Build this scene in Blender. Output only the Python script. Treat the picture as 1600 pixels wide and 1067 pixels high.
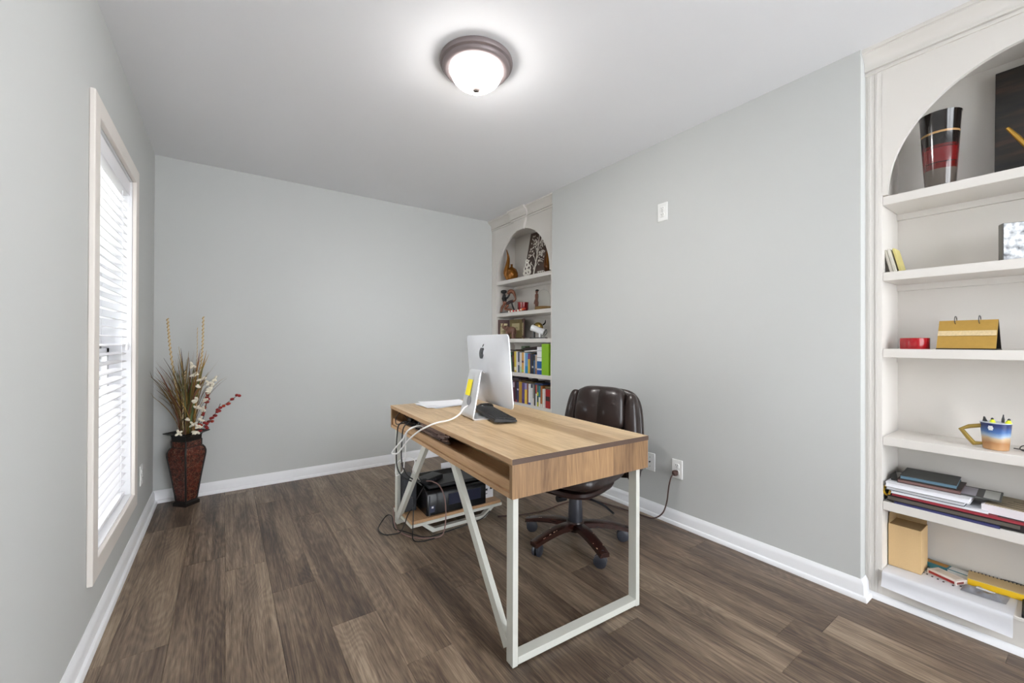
import bpy, bmesh, math, random
from math import sin, cos, pi, radians, sqrt, atan2
from mathutils import Vector, Matrix, Euler
random.seed(7)
S = bpy.context.scene
for o in list(bpy.data.objects): bpy.data.objects.remove(o, do_unlink=True)
COL = S.collection

# ------------------------------------------------------------------ camera
H = 2.44
CAMP = Vector((0.4097, -3.7901, 1.1284))
yaw, pitch, roll = 0.6102, 0.0034, 0.0031
fw = Vector((sin(yaw)*cos(pitch), cos(yaw)*cos(pitch), sin(pitch)))
rt = Vector((cos(yaw), -sin(yaw), 0)); up = rt.cross(fw)
r2 = cos(roll)*rt + sin(roll)*up; u2 = -sin(roll)*rt + cos(roll)*up
cd = bpy.data.cameras.new('camera'); cam = bpy.data.objects.new('camera', cd); COL.objects.link(cam)
M = Matrix.Identity(4)
for i in range(3):
    M[i][0] = r2[i]; M[i][1] = u2[i]; M[i][2] = -fw[i]; M[i][3] = CAMP[i]
cam.matrix_world = M
cd.sensor_width = 36; cd.lens = 641.0/1600*36; cd.clip_start = 0.02; cd.clip_end = 200
S.camera = cam
# ------------------------------------------------------------------ world, exposure
W = bpy.data.worlds.new('overcast_sky'); S.world = W; W.use_nodes = True
bg = W.node_tree.nodes['Background']; bg.inputs[0].default_value = (0.915, 0.955, 1.0, 1); bg.inputs[1].default_value = 4.0
LAMP_STRENGTH = 80.0
S.view_settings.view_transform = 'Standard'; S.view_settings.look = 'None'
S.view_settings.gamma = 1.0; S.view_settings.use_curve_mapping = False
S.view_settings.exposure = 1.25

# ------------------------------------------------------------------ materials
def lin(h):
    h = h.lstrip('#'); c = [int(h[i:i+2], 16)/255 for i in (0, 2, 4)]
    return tuple([(x/12.92 if x <= .04045 else ((x+.055)/1.055)**2.4) for x in c] + [1.0])
MATS = {}
def newmat(name):
    m = bpy.data.materials.new(name); m.use_nodes = True
    return m, m.node_tree.nodes, m.node_tree.links, m.node_tree.nodes['Principled BSDF']
def mat(hexc, rough=.5, metal=0, var=.06, scale=25, bump=0, spec=.5, coat=0, sub=None, trans=0, alpha=1):
    key = (hexc, rough, metal, var, scale, bump, spec, coat, trans)
    if key in MATS: return MATS[key]
    m, N, L, P = newmat('mat_'+hexc.strip('#'))
    c = lin(hexc)
    tc = N.new('ShaderNodeTexCoord'); nz = N.new('ShaderNodeTexNoise'); nz.inputs['Scale'].default_value = scale; nz.inputs['Detail'].default_value = 4
    L.new(tc.outputs['Object'], nz.inputs['Vector'])
    mx = N.new('ShaderNodeMix'); mx.data_type = 'RGBA'
    mx.inputs[6].default_value = tuple([x*(1-var) for x in c[:3]]+[1]); mx.inputs[7].default_value = tuple([min(1, x*(1+var)) for x in c[:3]]+[1])
    L.new(nz.outputs['Fac'], mx.inputs[0]); L.new(mx.outputs[2], P.inputs['Base Color'])
    P.inputs['Roughness'].default_value = rough; P.inputs['Metallic'].default_value = metal
    P.inputs['Specular IOR Level'].default_value = spec; P.inputs['Coat Weight'].default_value = coat
    P.inputs['Transmission Weight'].default_value = trans
    if bump:
        b = N.new('ShaderNodeBump'); b.inputs['Strength'].default_value = bump; b.inputs['Distance'].default_value = .002
        L.new(nz.outputs['Fac'], b.inputs['Height']); L.new(b.outputs['Normal'], P.inputs['Normal'])
    MATS[key] = m; return m
def math_node(N, L, op, a, b=None):
    n = N.new('ShaderNodeMath'); n.operation = op
    for i, v in enumerate((a, b)):
        if v is None: continue
        if isinstance(v, (int, float)): n.inputs[i].default_value = v
        else: L.new(v, n.inputs[i])
    return n.outputs[0]
def ramp(N, L, fac, stops):
    r = N.new('ShaderNodeValToRGB'); e = r.color_ramp.elements
    while len(e) > 1: e.remove(e[-1])
    e[0].position = stops[0][0]; e[0].color = lin(stops[0][1])
    for p, c in stops[1:]:
        k = e.new(p); k.color = lin(c)
    L.new(fac, r.inputs[0]); return r.outputs[0]
def wood(name, light, dark, axis, band=None, rough=.45, fine=1.0, contrast=1.0, randomise=False, stops=None):
    """grain running along local axis (0 x, 1 y, 2 z)"""
    m, N, L, P = newmat(name)
    tc = N.new('ShaderNodeTexCoord'); vec = tc.outputs['Object']
    oi = N.new('ShaderNodeObjectInfo')
    if randomise:
        cm = N.new('ShaderNodeCombineXYZ')
        L.new(math_node(N, L, 'MULTIPLY', oi.outputs['Random'], 37.0), cm.inputs[0])
        L.new(math_node(N, L, 'MULTIPLY', oi.outputs['Random'], 91.0), cm.inputs[1])
        L.new(math_node(N, L, 'MULTIPLY', oi.outputs['Random'], 53.0), cm.inputs[2])
        va = N.new('ShaderNodeVectorMath'); va.operation = 'ADD'; L.new(vec, va.inputs[0]); L.new(cm.outputs[0], va.inputs[1]); vec = va.outputs[0]
    def nz(cross, along, detail, dist=0):
        mp = N.new('ShaderNodeMapping'); s = [cross]*3; s[axis] = along; mp.inputs['Scale'].default_value = s
        L.new(vec, mp.inputs['Vector']); t = N.new('ShaderNodeTexNoise'); t.inputs['Scale'].default_value = 1
        t.inputs['Detail'].default_value = detail; t.inputs['Distortion'].default_value = dist; t.inputs['Roughness'].default_value = .6
        L.new(mp.outputs[0], t.inputs['Vector']); return t.outputs['Fac']
    broad = nz(9, 1.5, 4, .5); streak = nz(95*fine, 2.2*fine, 6, .25); fineg = nz(300*fine, 14*fine, 3)
    mp = N.new('ShaderNodeMapping'); s = [1.0]*3; s[axis] = .13; mp.inputs['Scale'].default_value = s; L.new(vec, mp.inputs['Vector'])
    wv = N.new('ShaderNodeTexNoise'); wv.inputs['Scale'].default_value = 6.5; wv.inputs['Detail'].default_value = 1.5; wv.inputs['Distortion'].default_value = .4
    L.new(mp.outputs[0], wv.inputs['Vector'])
    rings = math_node(N, L, 'FRACT', math_node(N, L, 'MULTIPLY', wv.outputs['Fac'], 30.0))
    rings = math_node(N, L, 'ABSOLUTE', math_node(N, L, 'SUBTRACT', rings, .5))
    a = math_node(N, L, 'MULTIPLY', broad, .52); b = math_node(N, L, 'MULTIPLY', streak, .42)
    c = math_node(N, L, 'MULTIPLY', fineg, .32); d = math_node(N, L, 'MULTIPLY', rings, .13)
    f = math_node(N, L, 'ADD', math_node(N, L, 'ADD', a, b), math_node(N, L, 'ADD', c, d))
    f = math_node(N, L, 'SUBTRACT', f, .66)
    f = math_node(N, L, 'MULTIPLY', f, 2.3*contrast); f = math_node(N, L, 'ADD', f, .5)
    if randomise:
        f = math_node(N, L, 'ADD', f, math_node(N, L, 'MULTIPLY', math_node(N, L, 'SUBTRACT', oi.outputs['Random'], .5), .30))
    if band:
        sp = N.new('ShaderNodeSeparateXYZ'); L.new(tc.outputs['Object'], sp.inputs[0])
        fl = math_node(N, L, 'FLOOR', math_node(N, L, 'DIVIDE', sp.outputs[band[0]], band[1]))
        wn = N.new('ShaderNodeTexWhiteNoise'); wn.noise_dimensions = '1D'; L.new(fl, wn.inputs['W'])
        f = math_node(N, L, 'ADD', f, math_node(N, L, 'MULTIPLY', math_node(N, L, 'SUBTRACT', wn.outputs['Value'], .5), .45))
    L.new(ramp(N, L, f, stops or [(0, dark), (1, light)]), P.inputs['Base Color'])
    P.inputs['Roughness'].default_value = rough
    bp = N.new('ShaderNodeBump'); bp.inputs['Strength'].default_value = .12; bp.inputs['Distance'].default_value = .001
    L.new(streak, bp.inputs['Height']); L.new(bp.outputs['Normal'], P.inputs['Normal'])
    return m
def paint(name, hexc, rough=.6, bump=.05):
    m, N, L, P = newmat(name); c = lin(hexc)
    tc = N.new('ShaderNodeTexCoord'); n1 = N.new('ShaderNodeTexNoise'); n1.inputs['Scale'].default_value = 1.3; n1.inputs['Detail'].default_value = 3
    L.new(tc.outputs['Object'], n1.inputs['Vector'])
    mx = N.new('ShaderNodeMix'); mx.data_type = 'RGBA'; mx.inputs[6].default_value = tuple([x*.985 for x in c[:3]]+[1]); mx.inputs[7].default_value = tuple([min(1, x*1.015) for x in c[:3]]+[1])
    L.new(n1.outputs['Fac'], mx.inputs[0]); L.new(mx.outputs[2], P.inputs['Base Color'])
    n2 = N.new('ShaderNodeTexNoise'); n2.inputs['Scale'].default_value = 260; n2.inputs['Detail'].default_value = 2; L.new(tc.outputs['Object'], n2.inputs['Vector'])
    b = N.new('ShaderNodeBump'); b.inputs['Strength'].default_value = bump; b.inputs['Distance'].default_value = .001
    L.new(n2.outputs['Fac'], b.inputs['Height']); L.new(b.outputs['Normal'], P.inputs['Normal'])
    P.inputs['Roughness'].default_value = rough; P.inputs['Specular IOR Level'].default_value = .35
    return m
def glassmat(name, tint=(1, 1, 1, 1), refl=.08):
    m, N, L, P = newmat(name); N.remove(P)
    out = N['Material Output']; t = N.new('ShaderNodeBsdfTransparent'); t.inputs[0].default_value = tint
    g = N.new('ShaderNodeBsdfGlossy'); g.inputs['Roughness'].default_value = .03
    lw = N.new('ShaderNodeLayerWeight'); lw.inputs['Blend'].default_value = refl*3
    mx = N.new('ShaderNodeMixShader'); L.new(math_node(N, L, 'MULTIPLY', lw.outputs['Fresnel'], .4 if refl < .05 else 1.0), mx.inputs[0]); L.new(t.outputs[0], mx.inputs[1]); L.new(g.outputs[0], mx.inputs[2])
    L.new(mx.outputs[0], out.inputs[0]); return m
WALL = paint('wall_paint', 'c8c9c7'); CEIL = paint('ceiling_paint', 'eaeaec', .8); TRIM = paint('trim_paint', 'eeeef0', .35, 0)
CASE = paint('bookcase_paint', 'dcd7d1', .4, 0); CASING = paint('casing_paint', 'e6dfd8', .4, 0)
FLOORM = wood('floor_planks', 'x', 'x', 1, randomise=True, rough=.42, contrast=1.0,
              stops=[(0, '382e28'), (.30, '59493d'), (.62, '7f6d5b'), (1, 'a6937e')])
OAKT = wood('desk_oak_top', 'd8bc94', '9c7d57', 1, band=(0, .105), rough=.38, contrast=1.1)
OAKS = wood('desk_oak_side', 'ad8860', '6e5239', 2, band=(0, .12), rough=.5, contrast=1.2)
OAKE = wood('desk_oak_rail', 'cfa981', '9d7750', 1, rough=.45, contrast=.8)
OAKD = wood('desk_dark_edge', '614b40', '453429', 0, rough=.5, contrast=.5)
WHITEM = mat('d0d0c7', .45, 0, .02, 60); BLACKP = mat('16171a', .45, 0, .1, 90, .1); BLACKG = mat('0d0e11', .22, 0, .05)
SILVER = mat('dcdde1', .34, .3, .02, 40); DARKP = mat('2b2c30', .5)
LEATHER = mat('2b201d', .34, 0, .2, 60, .4, .5, .1); MAHOG = wood('chair_mahogany', '3c211b', '1c0f0d', 0, rough=.25, contrast=.8)
GLASS = glassmat('window_glass'); CLOCHE = glassmat('cloche_glass', (.97, .98, .97, 1), .025)

# ------------------------------------------------------------------ mesh builder
def rotm(rx=0, ry=0, rz=0): return Euler((rx, ry, rz)).to_matrix()
class MB:
    def __init__(s): s.v = []; s.f = []; s.m = []; s.k = 0
    def mi(s, k): s.k = k; return s
    def add(s, vs, fs, T=None):
        b = len(s.v)
        s.v += [tuple(T @ Vector(p)) if T else tuple(p) for p in vs]
        s.f += [tuple(b+i for i in f) for f in fs]; s.m += [s.k]*len(fs); return s
    def box(s, x0, x1, y0, y1, z0, z1, T=None):
        if x0 > x1: x0, x1 = x1, x0
        if y0 > y1: y0, y1 = y1, y0
        if z0 > z1: z0, z1 = z1, z0
        vs = [(x0,y0,z0),(x1,y0,z0),(x1,y1,z0),(x0,y1,z0),(x0,y0,z1),(x1,y0,z1),(x1,y1,z1),(x0,y1,z1)]
        return s.add(vs, [(0,3,2,1),(4,5,6,7),(0,1,5,4),(1,2,6,5),(2,3,7,6),(3,0,4,7)], T)
    def obox(s, c, size, R=None):
        T = Matrix.Translation(Vector(c)) @ (R.to_4x4() if R else Matrix.Identity(4)); a, b, d = [q/2 for q in size]
        return s.box(-a, a, -b, b, -d, d, T)
    def prism(s, poly, axis, a0, a1, T=None):
        """poly of 2D points; axis = extrusion axis; remaining axes in cyclic order"""
        def P(p, a):
            return {0: (a, p[0], p[1]), 1: (p[0], a, p[1]), 2: (p[0], p[1], a)}[axis]
        n = len(poly); vs = [P(p, a0) for p in poly]+[P(p, a1) for p in poly]
        fs = [tuple(range(n-1, -1, -1)), tuple(range(n, 2*n))]+[(i, (i+1) % n, n+(i+1) % n, n+i) for i in range(n)]
        if axis == 1: fs = [tuple(reversed(f)) for f in fs]
        return s.add(vs, fs, T)
    def tube(s, pts, r, n=8, cap=True, flat=None):
        pts = [Vector(p) for p in pts]; N = len(pts); rs = r if isinstance(r, (list, tuple)) else [r]*N
        vs = []; ref = None
        for i, p in enumerate(pts):
            t = (pts[min(i+1, N-1)]-pts[max(i-1, 0)]); t = t.normalized() if t.length > 1e-9 else Vector((0, 0, 1))
            if ref is None:
                ref = Vector((0, 0, 1)) if abs(t.z) < .9 else Vector((1, 0, 0))
            a = (ref - t*ref.dot(t)); a = a.normalized() if a.length > 1e-6 else t.orthogonal().normalized(); ref = a; b = t.cross(a)
            fl = flat if flat else 1
            for k in range(n):
                q = 2*pi*k/n; vs.append(tuple(p+rs[i]*(cos(q)*a+fl*sin(q)*b)))
        fs = [(i*n+k, i*n+(k+1) % n, (i+1)*n+(k+1) % n, (i+1)*n+k) for i in range(N-1) for k in range(n)]
        if cap: fs += [tuple(range(n-1, -1, -1)), tuple((N-1)*n+k for k in range(n))]
        return s.add(vs, fs)
    def lathe(s, prof, n=24, c=(0, 0, 0), ph=0, T=None):
        vs = []; fs = []; c = Vector(c)
        for r, z in prof:
            for k in range(n):
                q = ph+2*pi*k/n; vs.append((c.x+r*cos(q), c.y+r*sin(q), c.z+z))
        for i in range(len(prof)-1):
            for k in range(n): fs.append((i*n+k, i*n+(k+1) % n, (i+1)*n+(k+1) % n, (i+1)*n+k))
        fs += [tuple(range(n-1, -1, -1)), tuple((len(prof)-1)*n+k for k in range(n))]
        return s.add(vs, fs, T)
    def sq(s, c, rad, e1=1, e2=1, n=20, m=12, R=None):
        """superellipsoid"""
        g = lambda w, e: (1 if w >= 0 else -1)*abs(w)**e
        vs = []; fs = []
        for i in range(m+1):
            p = -pi/2+pi*i/m
            for k in range(n):
                q = 2*pi*k/n
                vs.append((rad[0]*g(cos(p), e1)*g(cos(q), e2), rad[1]*g(cos(p), e1)*g(sin(q), e2), rad[2]*g(sin(p), e1)))
        for i in range(m):
            for k in range(n): fs.append((i*n+k, i*n+(k+1) % n, (i+1)*n+(k+1) % n, (i+1)*n+k))
        return s.add(vs, fs, Matrix.Translation(Vector(c)) @ (R.to_4x4() if R else Matrix.Identity(4)))
    def build(s, name, mats, parent=None, smooth=True, bevel=0, loc=(0, 0, 0), rz=0, kind=None):
        me = bpy.data.meshes.new(name); me.from_pydata(s.v, [], s.f); me.update()
        for m in (mats if isinstance(mats, (list, tuple)) else [mats]): me.materials.append(m)
        for p, k in zip(me.polygons, s.m): p.material_index = k
        bm = bmesh.new(); bm.from_mesh(me); bmesh.ops.remove_doubles(bm, verts=bm.verts, dist=1e-6)
        bmesh.ops.recalc_face_normals(bm, faces=bm.faces); bm.to_mesh(me); bm.free()
        if smooth:
            for p in me.polygons: p.use_smooth = True
            me.set_sharp_from_angle(angle=radians(38))
        o = bpy.data.objects.new(name, me); COL.objects.link(o); o.parent = parent
        o.location = loc; o.rotation_euler = (0, 0, rz)
        if bevel:
            b = o.modifiers.new('bevel', 'BEVEL'); b.width = bevel; b.segments = 2; b.limit_method = 'ANGLE'; b.angle_limit = radians(40)
        if kind: o['kind'] = kind
        return o
def box(*a): return MB().box(*a)
def tag(o, label, cat, group=None):
    o['label'] = label; o['category'] = cat
    if group: o['group'] = group
    return o
def thing(name, label, cat, loc=(0, 0, 0), rz=0, group=None):
    o = bpy.data.objects.new(name, None); COL.objects.link(o); o.location = loc; o.rotation_euler = (0, 0, rz); o.empty_display_size = .05
    return tag(o, label, cat, group)
def bez(pts, sub=6):
    """catmull-rom through points"""
    P = [Vector(p) for p in pts]; P = [P[0]*2-P[1]]+P+[P[-1]*2-P[-2]]; out = []
    for i in range(1, len(P)-2):
        for k in range(sub):
            t = k/sub; a, b, c, d = P[i-1], P[i], P[i+1], P[i+2]
            out.append(.5*((2*b)+(c-a)*t+(2*a-5*b+4*c-d)*t*t+(3*b-a-3*c+d)*t**3))
    out.append(P[-2]); return out
def text_geo(txt, size):
    cu = bpy.data.curves.new('txt', 'FONT'); cu.body = txt; cu.size = size; cu.align_x = 'CENTER'; cu.align_y = 'CENTER'; cu.resolution_u = 3
    o = bpy.data.objects.new('txt', cu); COL.objects.link(o)
    me = bpy.data.meshes.new_from_object(o.evaluated_get(bpy.context.evaluated_depsgraph_get()))
    vs = [tuple(v.co) for v in me.vertices]; fs = [tuple(p.vertices) for p in me.polygons]
    bpy.data.objects.remove(o, do_unlink=True); bpy.data.curves.remove(cu); bpy.data.meshes.remove(me); return vs, fs
#@@STRUCT
# ------------------------------------------------------------------ structure
XR, XF, XB = 2.727, 2.79, 3.04           # chimney breast face, bookcase face, bookcase back
YN, YFAR, YREAR = -3.183, -1.077, -5.4
def struct(name, mb, m, **k): return mb.build(name, m, kind='structure', **k)
floor = struct('floor', box(-.14, 3.3, YREAR-.1, .14, -.08, -.009), mat('2a241f', .8), smooth=False)
PW = .174; joints = {-1: -.577, 0: -1.155, 1: -1.33, 2: -1.66, 3: -2.045, 4: -1.18, 5: -.62, 6: -2.09, 7: -1.62, 8: -2.7, 9: -2.3, 10: -3.165, 11: -3.075, 12: -3.168, 13: -2.5, 14: -3.6, -2: -1.8}
pr = random.Random(3)
for k in range(-2, 16):
    x0 = .241+PW*k; x1 = x0+PW
    cx0, cx1 = max(x0, -.005), min(x1, 2.80)
    if cx1-cx0 < .01: continue
    j = joints.get(k, -pr.uniform(.3, 1.4)); ys = [j+1.22*i for i in range(-6, 6)]
    for a in ys:
        y0, y1 = max(a, YREAR), min(a+1.22, .005)
        if y1-y0 < .02: continue
        w, l, g, ch = (cx1-cx0)/2-.0003, (y1-y0)/2-.0003, .0009, .0009
        vs = [(-w,-l,-.008),(w,-l,-.008),(w,l,-.008),(-w,l,-.008),(-w,-l,-ch),(w,-l,-ch),(w,l,-ch),(-w,l,-ch),(-w+g,-l+g,0),(w-g,-l+g,0),(w-g,l-g,0),(-w+g,l-g,0)]
        fs = [(8,9,10,11)]+[(i, (i+1)%4, 4+(i+1)%4, 4+i) for i in range(4)]+[(4+i, 4+(i+1)%4, 8+(i+1)%4, 8+i) for i in range(4)]
        MB().add(vs, fs).build('plank', FLOORM, floor, smooth=False, loc=((cx0+cx1)/2, (y0+y1)/2, 0))
struct('ceiling', box(-.14, 3.3, YREAR-.1, .14, H, H+.1), CEIL, smooth=False)
struct('wall_back', box(-.14, 3.3, 0, .14, 0, H), WALL, smooth=False)
# left wall with window opening
WY0, WY1, WZ0, WZ1 = -1.615, -.83, .305, 1.985
wl = MB(); wl.box(-.14, 0, YREAR-.1, WY0, 0, H); wl.box(-.14, 0, WY1, 0, 0, H); wl.box(-.14, 0, WY0, WY1, 0, WZ0); wl.box(-.14, 0, WY0, WY1, WZ1, H)
struct('wall_left', wl, WALL, smooth=False)
struct('wall_right', box(3.06, 3.3, -4.21, 0, 0, H), WALL, smooth=False)
struct('wall_chimney', box(XR, 3.06, YN, YFAR, 0, H), WALL, smooth=False)
rq_ = MB(); RY0, RY1 = -5.3, -4.32
rq_.box(XF, 3.06, RY1, -4.21, 0, H); rq_.box(XF, 3.06, YREAR, RY0, 0, H); rq_.box(XF, 3.06, RY0, RY1, 0, .08); rq_.box(XF, 3.06, RY0, RY1, 2.36, H)
struct('wall_right_rear', rq_, WALL, smooth=False)
w3 = struct('added_window_right', box(XF+.05, XF+.055, RY0, RY1, .08, 2.36), GLASS, smooth=False)  # unseen window, added so daylight brightens the left wall
fr = MB()
for q in (RY0, (RY0+RY1)/2, RY1): fr.box(XF+.02, XF+.09, q-.03, q+.03, .08, 2.36)
fr.build('window_frame', TRIM, w3, smooth=False)
# rear wall (behind the camera) with a wide window, added to bring in daylight
wr = MB(); RO0, RO1, ROZ0, ROZ1 = .9, 2.6, .08, 2.36
wr.box(-.14, RO0, YREAR-.1, YREAR, 0, H); wr.box(RO1, 3.3, YREAR-.1, YREAR, 0, H); wr.box(RO0, RO1, YREAR-.1, YREAR, 0, ROZ0); wr.box(RO0, RO1, YREAR-.1, YREAR, ROZ1, H)
struct('wall_rear', wr, WALL, smooth=False)
w2 = struct('added_window_rear', box(RO0, RO1, YREAR-.055, YREAR-.05, ROZ0, ROZ1), GLASS, smooth=False)
fr = MB()
for x in (RO0, (RO0+RO1)/2, RO1): fr.box(x-.03, x+.03, YREAR-.09, YREAR-.02, ROZ0, ROZ1)
for z in (ROZ0, ROZ1): fr.box(RO0, RO1, YREAR-.09, YREAR-.02, z-.03, z+.03)
fr.build('window_frame', TRIM, w2, smooth=False)
# baseboards: profile (distance from wall, height)
BBP = [(0, 0), (.029, 0), (.029, .010), (.024, .019), (.015, .022), (.014, .062), (.010, .072), (.006, .079), (.003, .085), (0, .085)]
def bb(name, a, b, nrm, ext=(0, 0)):
    a, b, nrm = Vector(a), Vector(b), Vector(nrm); t = (b-a).normalized(); vs = []; n = len(BBP)
    for p, e, sg in ((a, ext[0], -1), (b, ext[1], 1)):
        for d, z in BBP:
            q = p+nrm*d+t*sg*e*d; vs.append((q.x, q.y, z))
    fs = [tuple(range(n)), tuple(range(2*n-1, n-1, -1))]+[(i, (i+1) % n, n+(i+1) % n, n+i) for i in range(n)]
    return struct(name, MB().add(vs, fs), TRIM)
bb('baseboard_left', (0, YREAR, 0), (0, 0, 0), (1, 0, 0), (0, -1))
bb('baseboard_back', (0, 0, 0), (XF, 0, 0), (0, -1, 0), (-1, 0))
bb('baseboard_chimney', (XR, YFAR, 0), (XR, YN, 0), (-1, 0, 0), (0, 1))
bb('baseboard_return', (XR, YN, 0), (XF-.002, YN, 0), (0, -1, 0), (1, 0))
# window
win = struct('window_1', box(-.138, -.096, WY0, WY0+.04, WZ0, WZ1), TRIM, smooth=False)
cs = .072
for nm, b in (('casing', (0, .018, WY0-cs, WY0+.004, WZ0-cs, WZ1+cs)), ('casing', (0, .018, WY1-.004, WY1+cs, WZ0-cs, WZ1+cs)), ('casing', (0, .018, WY0, WY1, WZ1-.004, WZ1+cs)), ('casing', (0, .018, WY0, WY1, WZ0-cs, WZ0+.004))):
    box(*b).build(nm, CASING, win, smooth=False, bevel=.004)
for b in ((-.12, 0, WY0-.001, WY0+.006, WZ0, WZ1), (-.12, 0, WY1-.006, WY1+.001, WZ0, WZ1), (-.12, 0, WY0, WY1, WZ1-.006, WZ1), (-.12, .004, WY0, WY1, WZ0, WZ0+.012)):
    box(*b).build('jamb', TRIM, win, smooth=False)
zm = 1.075
for nm, z0, z1, x in (('lower_sash', WZ0+.012, zm+.02, -.10), ('upper_sash', zm-.02, WZ1-.006, -.128)):
    m = MB(); a, b = WY0+.006, WY1-.006
    for y0, y1, q0, q1 in ((a, a+.045, z0, z1), (b-.045, b, z0, z1), (a, b, z0, z0+.045), (a, b, z1-.04, z1)): m.box(x-.014, x+.014, y0, y1, q0, q1)
    o = m.build(nm, TRIM, win, smooth=False)
    box(x-.002, x+.002, a+.045, b-.045, z0+.045, z1-.04).build('pane', GLASS, o, smooth=False)
# blind
BLW = mat('f2f1f4', .5, 0, .01, 30)
bl = thing('window_blind', 'white horizontal slat blind hanging inside the window frame', 'blind', (-.042, (WY0+WY1)/2, WZ0))
hw = (WY1-WY0)/2-.012; hz = WZ1-WZ0
box(-.02, .034, -hw, hw, hz-.085, hz-.008).build('valance', BLW, bl, smooth=False, bevel=.004)
z = .03; i = 0
sl = MB(); pts = [(-.025, 0), (-.012, .0025), (0, .0033), (.012, .0025), (.025, 0)]; A = rotm(0, radians(-38), 0)
prof = [(p[0], p[1]) for p in pts]+[(p[0], p[1]-.0028) for p in reversed(pts)]
sl.prism(prof, 1, -hw, hw); slat = None
zs = []
zz = hz-.115
while zz > .055: zs.append(zz); zz -= .042
for q, zz in enumerate(zs):
    if slat is None: slat = sl.build('slat', BLW, bl); o = slat
    else: o = slat.copy(); COL.objects.link(o); o.parent = bl
    t = 1 - zz/hz
    o.location = (0, 0, zz); o.rotation_euler = (0, radians(5+10*min(1, max(0, (t-.5)/.4)) if t > .5 else 5+12*max(0, (.5-t)/.5)), 0)
box(-.02, .02, -hw, hw, .016, .034).build('bottom_rail', BLW, bl, smooth=False, bevel=.003)
for yy in (-hw+.12, hw-.12):
    MB().tube([(.024, yy, .03), (.024, yy, hz-.09)], .0012, 5).build('ladder_cord', BLW, bl)
for yy, zl in ((hw-.07, .79), (hw-.05, .80)):
    c = MB().tube([(.036, yy, zl), (.036, yy, hz-.09)], .001, 5).build('pull_cord', BLW, bl)
    MB().lathe([(.002, .02), (.006, .012), (.008, -.006), (.004, -.012)][::-1], 10, (.036, yy, zl)).build('tassel', BLW, c)
# outlets
def outlet(label, loc, rz, style='duplex'):
    t = thing('wall_outlet', label, 'outlet', loc, rz)
    PL = mat('f0f0ee', .35, 0, .01); w, h = (.036, .059)
    box(-w, w, -.006, 0, -h, h).build('cover_plate', PL, t, smooth=False, bevel=.003)
    if style == 'duplex':
        for s in (1, -1):
            f = MB().sq((0, -.006, s*.0205), (.0165, .003, .0145), .5, .5, 16, 8).build('socket', PL, t)
            m = MB()
            for x in (-.0065, .0065): m.box(x-.0012, x+.0012, -.0098, -.0085, s*.0205+.001, s*.0205+.009)
            m.lathe([(.0024, 0), (.0024, .002)], 8, T=Matrix.Translation((0, -.0078, s*.0205-.006)) @ Matrix.Rotation(pi/2, 4, 'X'))
            m.build('slot', mat('4a4640', .6), f, smooth=False)
        MB().lathe([(.003, 0), (.003, .002)], 8, T=Matrix.Translation((0, -.006, 0)) @ Matrix.Rotation(pi/2, 4, 'X')).build('screw', mat('cfcfcc', .3, .5), t)
    else:
        MB().lathe([(.005, 0), (.005, .008), (.003, .009)], 10, T=Matrix.Translation((0, -.006, 0)) @ Matrix.Rotation(pi/2, 4, 'X')).build('coax_jack', mat('3c3c3e', .4, .6), t)
        for s in (1, -1): MB().lathe([(.003, 0), (.003, .002)], 8, T=Matrix.Translation((0, -.006, s*.03)) @ Matrix.Rotation(pi/2, 4, 'X')).build('screw', mat('8f8f8c', .3, .5), t)
    return t
outlet('white wall outlet high up on the grey wall', (XR, -2.176, 1.977), -pi/2)
outlet('white outlet near the floor with brown cord plugged in', (XR, -2.283, .345), -pi/2)
outlet('white cable wall plate half hidden behind the desk corner', (XR, -2.085, .345), -pi/2, 'coax')
outlet('white outlet on left wall beside the window', (0, -.52, .335), pi/2)
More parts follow.
